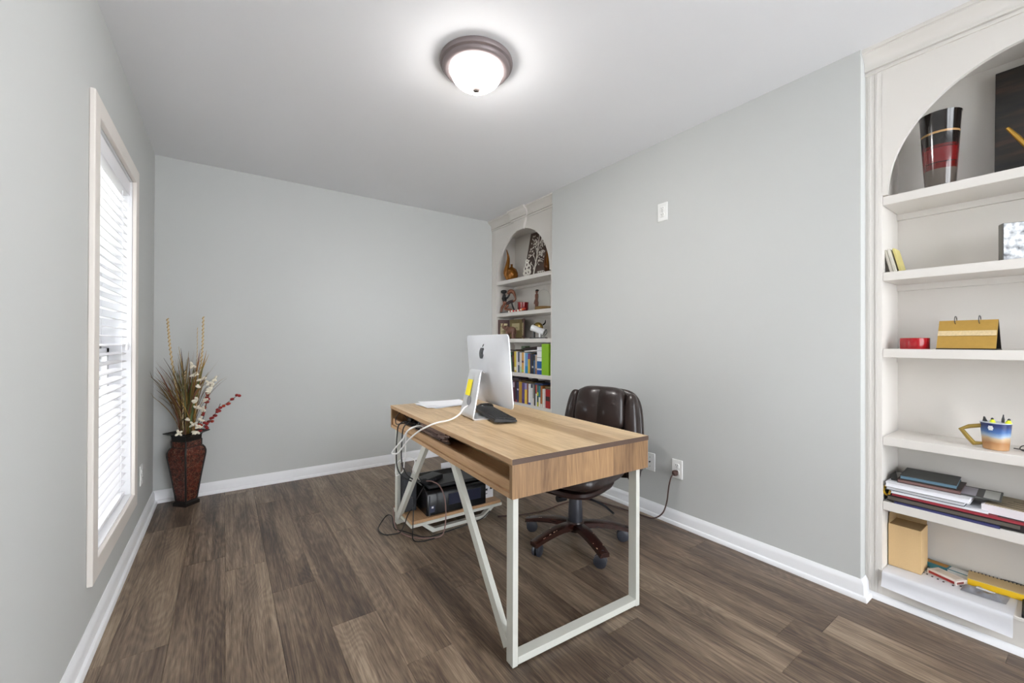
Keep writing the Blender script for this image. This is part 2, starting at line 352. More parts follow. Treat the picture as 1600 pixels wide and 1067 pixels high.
#@@CASES
# ------------------------------------------------------------------ built-in bookcases  (local: x depth from face, y runs along wall away from back wall = -Y world)
def bookcase(y0, width, s0, s1, shelves, base, label, keystone):
    t = thing('built_in_bookcase', label, 'bookcase', (XF, y0, 0)); D = XB-XF
    Y = lambda s: -s
    def bx(x0, x1, a, b, z0, z1): return box(x0, x1, Y(b), Y(a), z0, z1)
    bx(D, D+.016, s0-.02, s1+.02, 0, H).build('back_panel', CASE, t, smooth=False)
    for a, b in ((s0-.02, s0), (s1, s1+.02)): bx(.02, D, a, b, 0, H).build('side_panel', CASE, t, smooth=False)
    bx(.02, D, s0, s1, 2.285, 2.30).build('niche_top', CASE, t, smooth=False)
    for a, b in ((0, s0), (s1, width)):
        st = bx(0, .02, a, b, 0, 2.36).build('stile', CASE, t, smooth=False)
        m = MB()
        for f in (.22, .66):
            c = a+(b-a)*f; m.box(-.002, 0, Y(c+.006), Y(c-.004), .03, 2.352)
        m.build('bead', CASE, st, smooth=False, bevel=.0015)
    # arch panel
    a0, a1 = s0+.018, s1-.018; R = (a1-a0)/2; cz = shelves[0]+.005; c = (a0+a1)/2; n = 40; m = MB(); AZ = .463/R
    P = [(c-R*cos(pi*i/n), cz+R*AZ*sin(pi*i/n)) for i in range(n+1)]; P = [(s0-.001, cz)]+P+[(s1+.001, cz)]
    for i in range(len(P)-1):
        (sa, za), (sb, zb) = P[i], P[i+1]
        vs = [(x, Y(q), z) for x in (0, .02) for q, z in ((sa, za), (sb, zb), (sb, 2.36), (sa, 2.36))]
        m.add(vs, [(0, 1, 2, 3), (7, 6, 5, 4), (0, 4, 5, 1)])
    m.build('arch_panel', CASE, t)
    # shelves
    for i, z in enumerate(shelves):
        s = bx(.006, D, s0+.001, s1-.001, z-.038, z).build('shelf', CASE, t, smooth=False, bevel=.002)
        bx(D-.018, D, s0, s1, z-.066, z-.0385).build('cleat', CASE, s, smooth=False)
    bs = bx(.002, D, s0, s1, 0, base-.012).build('base_cabinet', CASE, t, smooth=False)
    bx(-.004, D, s0-.01, s1+.01, base-.012, base).build('base_board', CASE, bs, smooth=False, bevel=.002)
    m = MB(); m.prism([(0, 0), (0, .024), (-.008, .022), (-.017, .014), (-.02, 0)], 1, Y(width), Y(0)); m.build('shoe_moulding', TRIM, t)
    CP = [(0, 2.338), (-.009, 2.338), (-.009, 2.350), (-.004, 2.351), (-.004, 2.355), (-.016, 2.356), (-.016, 2.366), (-.011, 2.368), (-.012, 2.378), (-.017, 2.392), (-.027, 2.406), (-.041, 2.416), (-.046, 2.420), (-.046, 2.424), (-.055, 2.425), (-.055, H), (0, H)]
    cr = MB().prism(CP, 1, Y(width), Y(0)).build('crown_moulding', CASE, t)
    if keystone:
        k = MB(); b0, b1 = .062, .105
        vs = [(x, Y(c+q), z) for x, ex in ((-.024, 0), (0.001, 0)) for q, z in ((-b0, cz+R*AZ-.012), (b0, cz+R*AZ-.012), (b1, 2.35), (-b1, 2.35))]
        k.add(vs, [(0, 1, 2, 3), (7, 6, 5, 4), (0, 4, 5, 1), (1, 5, 6, 2), (2, 6, 7, 3), (3, 7, 4, 0)]); k.build('keystone', CASE, t, smooth=False, bevel=.004)
        MB().prism([(x-.024, z) for x, z in CP], 1, Y(c+.135), Y(c-.135)).build('crown_break', CASE, cr)
    return t
FS = [1.78, 1.442, 1.171, .834, .535]; NS = [1.78, 1.445, 1.107, .72, .435]
bookcase(-.002, 1.073, .083, .985, FS, .133, 'white arched built-in bookcase in the far corner beside the back wall', True)
bookcase(YN-.001, 1.025, .057, .968, NS, .133, 'white arched built-in bookcase nearest the camera at the right edge', False)
#@@DESK
# ------------------------------------------------------------------ ceiling lamp
lp = thing('ceiling_lamp', 'round flush-mount ceiling lamp with bronze ring and white glass dome', 'lamp', (1.366, -2.125, H))
BRZ = mat('8c8080', .42, .35, .04, 40)
MB().lathe([(.120, -.001), (.168, -.001), (.170, -.012), (.166, -.022), (.156, -.026), (.156, -.034), (.150, -.042), (.138, -.046), (.128, -.045), (.120, -.02)], 56).build('mounting_ring', BRZ, lp)
m_, N_, L_, P_ = newmat('lit_opal_glass'); P_.inputs['Base Color'].default_value = (.95, .94, .92, 1); P_.inputs['Emission Color'].default_value = (1, .975, .95, 1); 
ge = N_.new('ShaderNodeNewGeometry'); sx = N_.new('ShaderNodeSeparateXYZ'); L_.new(ge.outputs['Normal'], sx.inputs[0])
dn = math_node(N_, L_, 'MAXIMUM', math_node(N_, L_, 'MULTIPLY', sx.outputs[2], -1.0), 0.0)
L_.new(math_node(N_, L_, 'MULTIPLY', math_node(N_, L_, 'ADD', math_node(N_, L_, 'MULTIPLY', math_node(N_, L_, 'POWER', dn, 2.5), .955), .045), LAMP_STRENGTH), P_.inputs['Emission Strength'])
MB().lathe([(.122*cos(a*pi/24), -.040-.088*sin(a*pi/24)) for a in range(12)]+[(.004, -.1283)], 48).build('glass_dome', m_, lp)
MB().lathe([(.006, -.122), (.017, -.126), (.018, -.131), (.013, -.138), (.004, -.141)], 20).build('finial', mat('6e6460', .5, .2), lp)
# ------------------------------------------------------------------ desk
DA, DRZ, DW, DL, DZ = (1.2052, -2.6563), -.0427, .69, 1.423, .734
dk = thing('office_desk', 'oak-finish computer desk with white metal legs and open cable cubby', 'desk', (DA[0], DA[1], 0), DRZ)
zb, tt = DZ-.136, .019
tp = box(0, DW, 0, DL, DZ-tt, DZ).build('desk_top', OAKT, dk, smooth=False, bevel=.001)
box(0, DW, -.001, .0, DZ-tt, DZ).build('edge_band', OAKD, tp, smooth=False)
box(-.0008, 0, 0, DL, DZ-tt, DZ).build('edge_band', OAKE, tp, smooth=False)
box(.001, DW-.001, .001, .02, zb, DZ-tt).build('side_panel', OAKS, dk, smooth=False)
box(.001, DW-.001, DL-.02, DL-.001, zb, DZ-tt).build('side_panel', OAKS, dk, smooth=False)
box(.0, DW, .02, DL-.02, zb, zb+.018).build('bottom_panel', OAKE, dk, smooth=False)
box(.16, .178, .02, DL-.02, zb+.018, DZ-tt).build('cubby_back', OAKT, dk, smooth=False)
box(DW-.02, DW, .02, DL-.02, zb+.018, DZ-tt).build('front_panel', OAKE, dk, smooth=False)
box(.009, .025, .02, DL-.02, zb+.018, zb+.056).build('cubby_rail', OAKE, dk, smooth=False, bevel=.002)
ix, iy, lx, ly = .0215, .027, .022, .042
for x in (ix, DW-ix-lx):
    for y in (iy, DL-iy-ly): box(x, x+lx, y, y+ly, .004, zb).build('leg', WHITEM, dk, smooth=False, bevel=.0015)
for y in (iy, DL-iy-ly):
    box(ix+lx, DW-ix-lx, y, y+ly, .008, .034).build('foot_bar', WHITEM, dk, smooth=False, bevel=.0015)
    for x in (ix+.011, DW-ix-.011): MB().lathe([(.01, 0), (.012, .003), (.012, .006)], 10, (x, y+.02, 0)).build('foot_pad', DARKP, dk)
def brace(y0, z0, y1, z1, w=.042):
    d = Vector((0, y1-y0, z1-z0)).normalized(); n = Vector((0, -d.z, d.y))*w/2
    poly = [(y0-n.y, z0-n.z), (y0+n.y, z0+n.z), (y1+n.y, z1+n.z), (y1-n.y, z1-n.z)]
    k = (z1+.03-z1)
    MB().prism(poly, 0, ix, ix+lx).build('brace', WHITEM, dk, smooth=False, bevel=.0015)
brace(iy+.045, .05, .545, zb-.004); brace(DL-iy-.045, .05, .885, zb-.004)
box(ix, ix+lx, .5, .93, zb-.008, zb-.001).build('brace_plate', WHITEM, dk, smooth=False)
DM = Matrix.Translation((DA[0], DA[1], 0)) @ Matrix.Rotation(DRZ, 4, 'Z')
def dw(x, y, z): return DM @ Vector((x, y, z))
# ------------------------------------------------------------------ computer
b = .1191; IMX, IMY = 1.5535, -1.9035
im = thing('desktop_computer', 'slim silver all-in-one computer seen from behind on the desk', 'computer', (IMX, IMY, DZ), pi-b)
zt, zbm = 1.171-DZ, .803-DZ; zc = (zt+zbm)/2; hh = (zt-zbm)/2; HWI = .264
def tilt(z): return -.0292*(zt-z)/(zt-zbm)
def bulge(u, v):
    return .006+.036*(1-abs(u)**2.2)*(1-abs(v)**2.2)
m = MB(); n = 44; back = []; front = []
def rr(u, v):   # rounded corners
    return u, v
for i in range(n+1):
    for j in range(n+1):
        u, v = -1+2*i/n, -1+2*j/n; z = zc+hh*v
        y = HWI*u; rc = .024; dy, dz = abs(y)-(HWI-rc), abs(z-zc)-(hh-rc)
        if dy > 0 and dz > 0:
            k = max(dy, dz)/sqrt(dy*dy+dz*dz); y = math.copysign(HWI-rc+dy*k, y); z = zc+math.copysign(hh-rc+dz*k, z-zc)
        back.append((tilt(z)+bulge(u, v)-.006, y, z))
fsb = [(i*(n+1)+j, (i+1)*(n+1)+j, (i+1)*(n+1)+j+1, i*(n+1)+j+1) for i in range(n) for j in range(n)]
m.add(back, fsb)
rim = [i*(n+1) for i in range(n+1)]+[n*(n+1)+j for j in range(1, n+1)]+[i*(n+1)+n for i in range(n-1, -1, -1)]+[j for j in range(n-1, 0, -1)]
k0 = len(m.v); m.v += [(back[q][0]-.006, back[q][1], back[q][2]) for q in rim]
for q in range(len(rim)): m.f.append((rim[q], rim[(q+1) % len(rim)], k0+(q+1) % len(rim), k0+q)); m.m.append(0)
m.f.append(tuple(range(k0, k0+len(rim)))); m.m.append(0)
m.build('housing', SILVER, im)
scr = MB(); z0, z1 = zbm+.075, zt-.004
scr.add([(tilt(z)-.0075, y, z) for y, z in ((-HWI+.004, z0), (HWI-.004, z0), (HWI-.004, z1), (-HWI+.004, z1))]+[(tilt(z)-.0055, y, z) for y, z in ((-HWI+.004, z0), (HWI-.004, z0), (HWI-.004, z1), (-HWI+.004, z1))], [(0, 1, 2, 3), (7, 6, 5, 4), (0, 4, 5, 1), (1, 5, 6, 2), (2, 6, 7, 3), (3, 7, 4, 0)])
scr.build('screen', BLACKG, im, smooth=False)
# logo: bitten apple with leaf
body = [(0, .40), (.14, .47), (.30, .46), (.43, .36), (.46, .30), (.36, .18), (.33, .04), (.37, -.10), (.48, -.20), (.42, -.36), (.30, -.50), (.17, -.55), (0, -.51), (-.17, -.55), (-.30, -.50), (-.43, -.30), (-.50, -.06), (-.50, .16), (-.42, .34), (-.28, .45), (-.14, .47)]
leaf = [(.01, .52), (.04, .68), (.13, .78), (.26, .83), (.25, .68), (.16, .57)]
def onback(y, z, e): return (tilt(z)+bulge(y/HWI, (z-zc)/hh)-.006+e, y, z)
lg = MB(); LZ = 1.075-DZ; sc = .058
for poly in (body, leaf):
    k = len(poly); cy_ = sum(p[0] for p in poly)/k; cz_ = sum(p[1] for p in poly)/k
    vs = [onback(p[0]*sc, LZ+p[1]*sc, .0012) for p in poly]+[onback(p[0]*sc, LZ+p[1]*sc, -.001) for p in poly]+[onback(cy_*sc, LZ+cz_*sc, .0014)]
    lg.add(vs, [(i, (i+1) % k, 2*k) for i in range(k)]+[(i, k+i, k+(i+1) % k, (i+1) % k) for i in range(k)])
lg.build('logo', mat('3a3b40', .25), im, smooth=False)
# stand
pth = bez([(.028, 0, .235), (.045, 0, .249), (.058, 0, .235), (.072, 0, .17), (.092, 0, .07), (.104, 0, .018), (.098, 0, .006), (.08, 0, .0035), (.0, 0, .0035), (-.085, 0, .0035)], 6)
vs = []; th = .0035; K = len(pth)
for i, p in enumerate(pth):
    t = (pth[min(i+1, K-1)]-pth[max(0, i-1)]).normalized(); nn = Vector((t.z, 0, -t.x)); s = min(1, i/(K*.5)); w = .06+.029*s
    for sg in (-1, 1):
        for e in (-1, 1): q = p+nn*th*sg*.9; vs.append((q.x, e*w, q.z))
fs = []
for i in range(K-1):
    a, c = 4*i, 4*(i+1)
    fs += [(a, a+1, c+1, c), (a+3, a+2, c+2, c+3), (a+2, a, c, c+2), (a+1, a+3, c+3, c+1)]
fs += [(0, 2, 3, 1), (4*K-4, 4*K-3, 4*K-1, 4*K-2)]
st = MB().add(vs, fs).build('stand', mat('dfe0e3', .35, .6, .02), im)
MB().lathe([(.025, 0), (.025, .0012), (.02, .0013)], 20, T=Matrix.Translation((.0925, 0, .092)) @ Matrix.Rotation(radians(78), 4, 'Y')).build('cable_hole', mat('8b8c92', .5), st)
tag(MB().obox((0, 0, 0), (.0012, .062, .085), rotm(0, radians(-13), radians(0))).build('sticky_note', mat('f4e21c', .6), None, loc=Matrix.Translation((IMX, IMY, DZ)) @ Matrix.Rotation(pi-b, 4, 'Z') @ Vector((.0815, -.026, .158)), rz=pi-b), 'yellow sticky note on the back of the computer stand', 'note')
# keyboard
kb = thing('keyboard', 'black low-profile keyboard lying under the computer screen', 'keyboard', (1.583, -1.945, DZ+.0085), radians(74.2))
kb.rotation_euler = (radians(2.0), 0, radians(74.2))
MB().prism([(-.058, .0), (.058, .0), (.058, .016), (.05, .019), (-.055, .012), (-.058, .008)], 0, -.205, .205).build('case', BLACKP, kb, bevel=.002)
key = None
for r in range(6):
    for c in range(18):
        y = .042-.0175*r; x = -.19+.0223*c
        if r == 5 and 4 <= c <= 8:
            if c != 4: continue
        if key is None:
            key = MB().prism([(-.0085, 0), (.0085, 0), (.007, .005), (-.007, .005)], 0, -.0085, .0085).build('key', mat('232427', .5), kb); o = key
        else: o = key.copy(); COL.objects.link(o); o.parent = kb
        o.location = (x, y, .0165+.0065*(y)/.1); o.rotation_euler = (radians(3.5), 0, 0)
        if r == 5 and c == 4: o.scale = (5.6, 1, 1); o.location.x = x+.0446
ms = thing('computer_mouse', 'black computer mouse between the keyboard and the screen', 'mouse', (1.70, -1.665, DZ), radians(-8))
MB().sq((0, 0, .006), (.052, .031, .024), .8, .8, 24, 12).build('shell', BLACKG, ms)
MB().sq((-.025, 0, .024), (.011, .003, .006), 1, 1, 12, 8).build('scroll_wheel', DARKP, ms)
# papers
PAP = mat('f4f4f8', .7, 0, .01)
for i, (x, y, a, lab) in enumerate([(1.555, -1.395, 12, 'lowest white paper sheet of the loose stack on the desk'), (1.548, -1.385, 4, 'second white paper sheet up in the loose desk stack'), (1.545, -1.40, -3, 'third white paper sheet up in the loose desk stack'), (1.565, -1.372, -9, 'topmost white paper sheet of the loose stack on the desk')]):
    m = MB(); nx, ny = 6, 8; vs = []
    for e in (0, .0008):
        for p in range(nx+1):
            for q in range(ny+1):
                xx, yy = -.14+.28*p/nx, -.108+.216*q/ny
                vs.append((xx, yy, e+.0018*i+.0022*(xx/.14)**2*(1 if i % 2 else .3)+.0008*sin(9*xx+i)*0))
    k = (nx+1)*(ny+1)
    for p in range(nx):
        for q in range(ny):
            a0 = p*(ny+1)+q; f = (a0, a0+ny+1, a0+ny+2, a0+1); m.f.append(tuple(reversed(f))); m.m.append(0); m.f.append(tuple(k+w for w in f)); m.m.append(0)
    m.v = vs
    tag(m.build('paper_sheet', PAP, None, loc=(x, y, DZ+.0006), rz=radians(a)), lab, 'paper', 'loose papers on the desk')
#@@CHAIR
# ------------------------------------------------------------------ chair (local +x = backwards)
ch = thing('office_chair', 'dark brown leather office chair with wooden five-star base on casters', 'chair', (2.045, -2.085, 0), radians(15.5))
CHR = ch.rotation_euler.z; BLKM = mat('1c1d22', .35, .3, .05)
tips = [(1.903, -1.809), (1.738, -2.089), (1.97, -2.361), (2.275, -2.231), (2.25, -1.87)]
MB().lathe([(.0, .07), (.045, .07), (.05, .085), (.05, .118), (.045, .125), (0, .125)], 20).build('hub', mat('241512', .3), ch)
for i, (tx, ty) in enumerate(tips):
    ang = atan2(ty+2.085, tx-2.045)-CHR; Rz = Matrix.Rotation(ang, 4, 'Z'); R0 = .285
    leg = bez([(.03, 0, .118), (.12, 0, .119), (.22, 0, .104), (R0+.02, 0, .082)], 5); vs = []
    for k, p in enumerate(leg):
        s = k/(len(leg)-1); w = .031-.005*s; hgt = .034-.011*s
        for yy, z2 in ((-w, -hgt), (w, -hgt), (w, -.003), (w*.7, 0), (-w*.7, 0), (-w, -.003)): vs.append((p.x, yy, p.z+z2))
    K = len(leg); fs = [(6*k+q, 6*k+(q+1) % 6, 6*k+6+(q+1) % 6, 6*k+6+q) for k in range(K-1) for q in range(6)]+[(5, 4, 3, 2, 1, 0), tuple(6*(K-1)+q for q in range(6))]
    lo = MB().add(vs, fs).build('base_leg', MAHOG, ch); lo.rotation_euler.z = ang
    if i in (0, 1, 2):
        sp = MB(); rs = random.Random(i)
        for q in range(9 if i == 1 else 4):
            x = rs.uniform(.15, .27); f = bez([(.12, 0, .122), (.22, 0, .108), (.305, 0, .080)], 4)
            pz = .119-.037*max(0, (x-.12)/.185)**1.35; sp.obox((x, .0225*(1 if q % 3 else -1), pz-.001), (.010*rs.uniform(.4, 1.4), .0022, .0022))
        sp.build('scuff_mark', mat('d9c3a4', .7), lo, smooth=False)
    cs_ = MB().tube([(R0, 0, .088), (R0, 0, .05)], .006, 10).build('caster', BLKM, ch); cs_.rotation_euler.z = ang
    sw = random.Random(40+i).uniform(-.9, .9)
    cm = Matrix.Translation((R0, 0, 0)) @ Matrix.Rotation(sw+.6, 4, 'Z')
    for sg in (-1, 1):
        w_ = MB().lathe([(.008, -.008), (.029, -.008), (.033, -.004), (.033, .005), (.027, .009), (.008, .010)], 22, T=cm @ Matrix.Translation((-.012, sg*.013, .033)) @ Matrix.Rotation(-sg*pi/2, 4, 'X'))
        w_.build('wheel', mat('2e3038', .4), cs_)
    MB().sq((0, 0, 0), (.022, .006, .02), .8, .8, 12, 8).build('wheel_hood', BLKM, cs_).matrix_local = cm @ Matrix.Translation((-.008, 0, .036))
MB().lathe([(.041, .118), (.040, .18), (.036, .245), (.034, .25), (.020, .251), (.020, .30)], 24).build('gas_column', mat('35363d', .4, .2), ch)
MB().obox((.0, 0, .295), (.18, .13, .034)).build('tilt_mechanism', BLKM, ch, bevel=.008)
MB().tube([(-.06, .03, .262), (-.11, .05, .262)], .018, 14).build('tension_knob', BLKM, ch)
lv = MB().tube(bez([(.0, -.06, .27), (-.02, -.18, .262), (-.03, -.25, .235)], 4), .006, 8).build('height_lever', BLKM, ch)
MB().sq((.0, 0, .335), (.215, .185, .030), .7, .6, 36, 10).build('seat_pan', mat('2c1a17', .35), ch)
MB().sq((-.01, 0, .415), (.25, .24, .056), .65, .5, 48, 16).build('seat_cushion', LEATHER, ch)
MB().sq((-.05, 0, .452), (.19, .20, .032), .6, .55, 40, 12).build('seat_pad', LEATHER, ch)
jb = bez([(.08, 0, .298), (.20, 0, .290), (.275, 0, .30), (.318, 0, .36), (.336, 0, .48)], 5)
vs = []
for p in jb:
    i = jb.index(p); t = (jb[min(i+1, len(jb)-1)]-jb[max(i-1, 0)]).normalized(); nn = Vector((t.z, 0, -t.x))*.006
    for sg in (-1, 1):
        for e in (-1, 1): q = p+nn*sg; vs.append((q.x, e*.045, q.z))
fs = []
for i in range(len(jb)-1):
    a, c = 4*i, 4*(i+1); fs += [(a, a+1, c+1, c), (a+3, a+2, c+2, c+3), (a+2, a, c, c+2), (a+1, a+3, c+3, c+1)]
MB().add(vs, fs).build('back_bracket', mat('4a4c52', .3, .5), ch)
RB = rotm(0, radians(9), 0)
def bk(x, y, z): return Vector((.262, 0, .392)) + RB @ Vector((x, y, z))
def cushion(c, rad, e1, e2, taper=0, n=48, m=24):
    q = MB().sq((0, 0, 0), rad, e1, e2, n, m); q.v = [tuple(bk(c[0]+x, c[1]*(1-taper*(c[2]+z-.2))+y*(1-taper*(c[2]+z-.2)), c[2]+z)) for x, y, z in q.v]; return q
bkp = cushion((.045, 0, .20), (.035, .262, .268), .45, .5, .42).build('back_shell', LEATHER, ch)
for s in (-1, 1):
    cushion((.002, s*.212, .185), (.048, .046, .252), .6, .75, .42, 28).build('side_bolster', LEATHER, ch)
MB().sq(bk(-.005, 0, .105), (.05, .145, .125), .6, .6, 36, 20, RB).build('lumbar_cushion', LEATHER, ch)
hp = MB()
# headrest pillow with a centre pucker
g = lambda w, e: (1 if w >= 0 else -1)*abs(w)**e
vs = []; fs = []; n_, m_2 = 56, 24
for i in range(m_2+1):
    p = -pi/2+pi*i/m_2
    for k in range(n_):
        q = 2*pi*k/n_; x, y, z = g(cos(p), .6)*g(cos(q), .6), g(cos(p), .45)*g(sin(q), .6), g(sin(p), .45)
        pk = math.exp(-(y/.07)**2)*.34*(1 if x < 0 else 0)
        zl = .338+.132*z; vs.append(tuple(bk(-.014+.060*x*(1-pk)+.02*max(0, z)**3, .176*y*(1-.42*(zl-.2)), zl)))
for i in range(m_2):
    for k in range(n_): fs.append((i*n_+k, i*n_+(k+1) % n_, (i+1)*n_+(k+1) % n_, (i+1)*n_+k))
hp.add(vs, fs).build('headrest_pillow', LEATHER, ch)
#@@PRINT
# ------------------------------------------------------------------ printer stand and printer under the desk
ps = thing('printer_stand', 'low wood-topped white metal stand on the floor under the desk', 'stand', (1.297, -1.517, 0), radians(-.5))
box(0, .61, 0, .30, .075, .092).build('board', OAKE, ps, smooth=False)
for a in ((-.006, .616, -.006, .0, .058, .075), (-.006, .616, .30, .306, .058, .075), (-.006, 0, 0, .30, .058, .075), (.61, .616, 0, .30, .058, .075)): box(*a).build('frame_rail', WHITEM, ps, smooth=False)
for y in (.0, .27):
    MB().prism([(.13, .0), (.49, .0), (.56, .058), (.53, .058), (.476, .02), (.144, .02), (.09, .058), (.06, .058)], 1, y, y+.03).build('trestle_leg', WHITEM, ps, smooth=False)
pt = thing('printer', 'black multifunction printer standing on the low stand', 'printer', (1.395, -1.502, .0925), radians(-3))
m = MB().prism([(0, .0), (.30, .0), (.30, .13), (.27, .155), (.07, .155), (.015, .145), (0, .12)], 0, 0, .40); m.build('body', BLACKG, pt, bevel=.006)
box(.02, .38, .02, .20, .152, .172).build('scanner_lid', BLACKP, pt, bevel=.006)
MB().prism([(.20, .15), (.28, .15), (.28, .178), (.262, .182)], 0, .05, .38).build('feed_tray', BLACKG, pt, bevel=.004)
box(.14, .36, -.004, .002, .045, .112).build('output_slot', mat('23263a', .3), pt, smooth=False)
box(.015, .022, -.001, .001, .0, .12).build('seam', DARKP, pt, smooth=False)
box(.018, .05, -.003, .001, .02, .06).build('ink_label', mat('30354e', .4), pt, smooth=False)
box(.03, .042, -.004, -.002, .045, .056).build('label_print', mat('e8e8ec', .5), pt, smooth=False)
m = MB().obox((.295, .285, .165), (.17, .003, .10), rotm(radians(-16), 0, 0)); 
tag(m.build('printer_paper', PAP, None, smooth=False, loc=(1.395, -1.502, .0925), rz=radians(-3)), 'white paper standing in the feed tray of the printer', 'paper')
wb = thing('paper_carton', 'small white carton with black print on the printer stand', 'box', (1.862, -1.40, .0925), radians(-4))
box(-.045, .035, -.05, .05, 0, .092).build('carton', mat('e9e9ec', .6), wb, smooth=False, bevel=.002)
box(-.03, -.008, -.0508, -.0495, .05, .064).build('print_mark', mat('26262a', .6), wb, smooth=False); box(.01, .027, -.0508, -.0495, .055, .07).build('print_mark', mat('26262a', .6), wb, smooth=False)
box(-.026, -.01, -.0508, -.0495, .028, .033).build('print_mark', mat('45454a', .6), wb, smooth=False)
rt_ = thing('router', 'black router box lying on top of the printer', 'router', (1.47, -1.385, .268), radians(24))
box(-.07, .07, -.045, .045, 0, .028).build('body', BLACKP, rt_, bevel=.005)
for x in (-.05, -.03, -.01): box(x, x+.012, -.0456, -.0448, .008, .018).build('port', mat('3a3c44', .4), rt_, smooth=False)
bp_ = thing('backup_battery', 'dark grey upright power unit beside the printer', 'power unit', (1.352, -1.34, .0925), radians(-3))
box(-.045, .035, -.03, .10, 0, .205).build('body', mat('303238', .5), bp_, bevel=.006)
for q in range(3): box(-.046, -.0445, 0, .06, .06+.03*q, .072+.03*q).build('vent', BLACKP, bp_, smooth=False)
# ------------------------------------------------------------------ cables
def cable(name, pts, r, m, label, sub=7, cat='cable', plug=None):
    o = MB().tube(bez(pts, sub), r, 8).build(name, m); return tag(o, label, cat)
WC = mat('f1f0ee', .4, 0, .01); BC = mat('191a1d', .5); BRN = mat('4a332d', .5); PNK = mat('8e7069', .45)
cable('power_cable', [(1.475, -1.88, .80), (1.43, -1.90, .79), (1.385, -1.925, .762), (1.323, -1.945, .745), (1.24, -1.975, .745), (1.195, -1.945, .722), (1.185, -1.86, .682), (1.18, -1.775, .634), (1.18, -1.685, .575), (1.18, -1.60, .525), (1.18, -1.517, .508), (1.185, -1.558, .545), (1.19, -1.657, .611), (1.20, -1.712, .668), (1.255, -1.74, .69), (1.30, -1.74, .655)], .0042, WC, 'white power cable looping from the computer over the desk edge')
cable('data_cable', [(1.30, -1.66, .66), (1.245, -1.665, .672), (1.21, -1.66, .64), (1.215, -1.63, .532), (1.22, -1.602, .473), (1.225, -1.564, .41), (1.23, -1.451, .355), (1.235, -1.418, .373), (1.235, -1.45, .43), (1.235, -1.602, .498), (1.24, -1.677, .505), (1.245, -1.695, .488), (1.25, -1.65, .432), (1.29, -1.60, .385), (1.37, -1.46, .30)], .0032, WC, 'thin white cable hanging in loops below the desk cubby')
cable('monitor_cable', [(1.32, -1.56, .64), (1.26, -1.55, .68), (1.212, -1.54, .668), (1.205, -1.525, .60), (1.205, -1.515, .50), (1.21, -1.52, .42), (1.22, -1.58, .385), (1.29, -1.56, .34), (1.38, -1.42, .305)], .0036, BC, 'left black cable hanging from the desk cubby in front of the far leg')
cable('speaker_cable', [(1.33, -1.60, .645), (1.27, -1.60, .685), (1.218, -1.60, .665), (1.212, -1.585, .58), (1.215, -1.575, .47), (1.235, -1.60, .40), (1.30, -1.58, .35), (1.40, -1.47, .31)], .0034, BC, 'right black cable hanging from the desk cubby toward the printer')
cable('adapter_cable', [(1.34, -1.36, .64), (1.29, -1.375, .705), (1.25, -1.41, .70), (1.222, -1.455, .69), (1.21, -1.50, .665), (1.235, -1.54, .672), (1.28, -1.56, .668), (1.34, -1.58, .645)], .003, mat('3a302c', .5), 'thin dark cable arching over the far end of the cubby rail')
cable('floor_cable', [(1.40, -1.45, .26), (1.30, -1.56, .22), (1.262, -1.545, .15), (1.26, -1.50, .08), (1.255, -1.44, .015), (1.22, -1.42, .006), (1.18, -1.40, .006), (1.165, -1.33, .006), (1.19, -1.26, .006), (1.255, -1.20, .03), (1.265, -1.27, .045), (1.25, -1.36, .01), (1.285, -1.42, .006), (1.36, -1.56, .006), (1.46, -1.57, .006), (1.614, -1.555, .006), (1.75, -1.535, .006), (1.82, -1.53, .04)], .003, BC, 'black cable looping on the floor by the far desk leg')
cable('printer_cable', [(1.42, -1.44, .285), (1.435, -1.50, .295), (1.455, -1.55, .28), (1.475, -1.572, .22), (1.482, -1.58, .13), (1.476, -1.58, .04), (1.44, -1.60, .006), (1.36, -1.575, .006), (1.30, -1.52, .006), (1.265, -1.43, .006), (1.262, -1.36, .006), (1.275, -1.27, .03), (1.30, -1.20, .08)], .0036, PNK, 'pinkish-brown cord draped down the front of the printer')
cable('battery_cable', [(1.335, -1.42, .20), (1.315, -1.50, .215), (1.29, -1.56, .17), (1.285, -1.565, .08), (1.29, -1.56, .008), (1.33, -1.60, .006), (1.40, -1.605, .006)], .003, BC, 'short black cord hanging in front of the stand corner')
pl = thing('extension_cord', 'brown extension cord from the low wall outlet along the floor', 'cord')
MB().tube(bez([(2.690, -2.283, .322), (2.672, -2.275, .30), (2.668, -2.262, .24), (2.672, -2.245, .14), (2.672, -2.215, .06), (2.66, -2.16, .012), (2.645, -2.09, .006), (2.632, -1.98, .006), (2.60, -1.829, .006), (2.555, -1.70, .006), (2.475, -1.650, .006), (2.33, -1.64, .006), (2.15, -1.66, .006), (1.98, -1.62, .006), (1.86, -1.56, .006)], 7), .0042, 8).build('cord', BRN, pl)
MB().sq((2.702, -2.283, .3245), (.021, .014, .016), .5, .6, 14, 10).build('plug', BRN, pl)
bun = thing('cable_bundle', 'tangled brown cord bundle lying in the desk cubby', 'cable', dw(.045, .84, zb+.0215), DRZ)
rb = random.Random(5)
for q in range(15):
    pts = []
    for k in range(9):
        a = k/8*2*pi*.95+rb.uniform(-.3, .3); zq = .014+.0048*q+rb.uniform(0, .016); pts.append((max((.04*cos(a)*rb.uniform(.4, 1)+.008), -.010 if zq < .046 else -.050), .20*sin(a)*rb.uniform(.5, 1)+.02*rb.uniform(-1, 1), min(zq, .088)))
    MB().tube(bez(pts, 5), .0052, 7).build('cord_loop', mat('856b61' if q % 2 else '5f4a43', .5), bun)
MB().tube(bez([(-.03, .17, .03), (0, .15, .06), (.02, .12, .055), (.0, .1, .02)], 5), .004, 7).build('tie', BC, bun)
psx = thing('power_strip', 'black power strip with adapters at the far end of the cubby', 'power strip', dw(.062, 1.13, zb+.0185), DRZ)
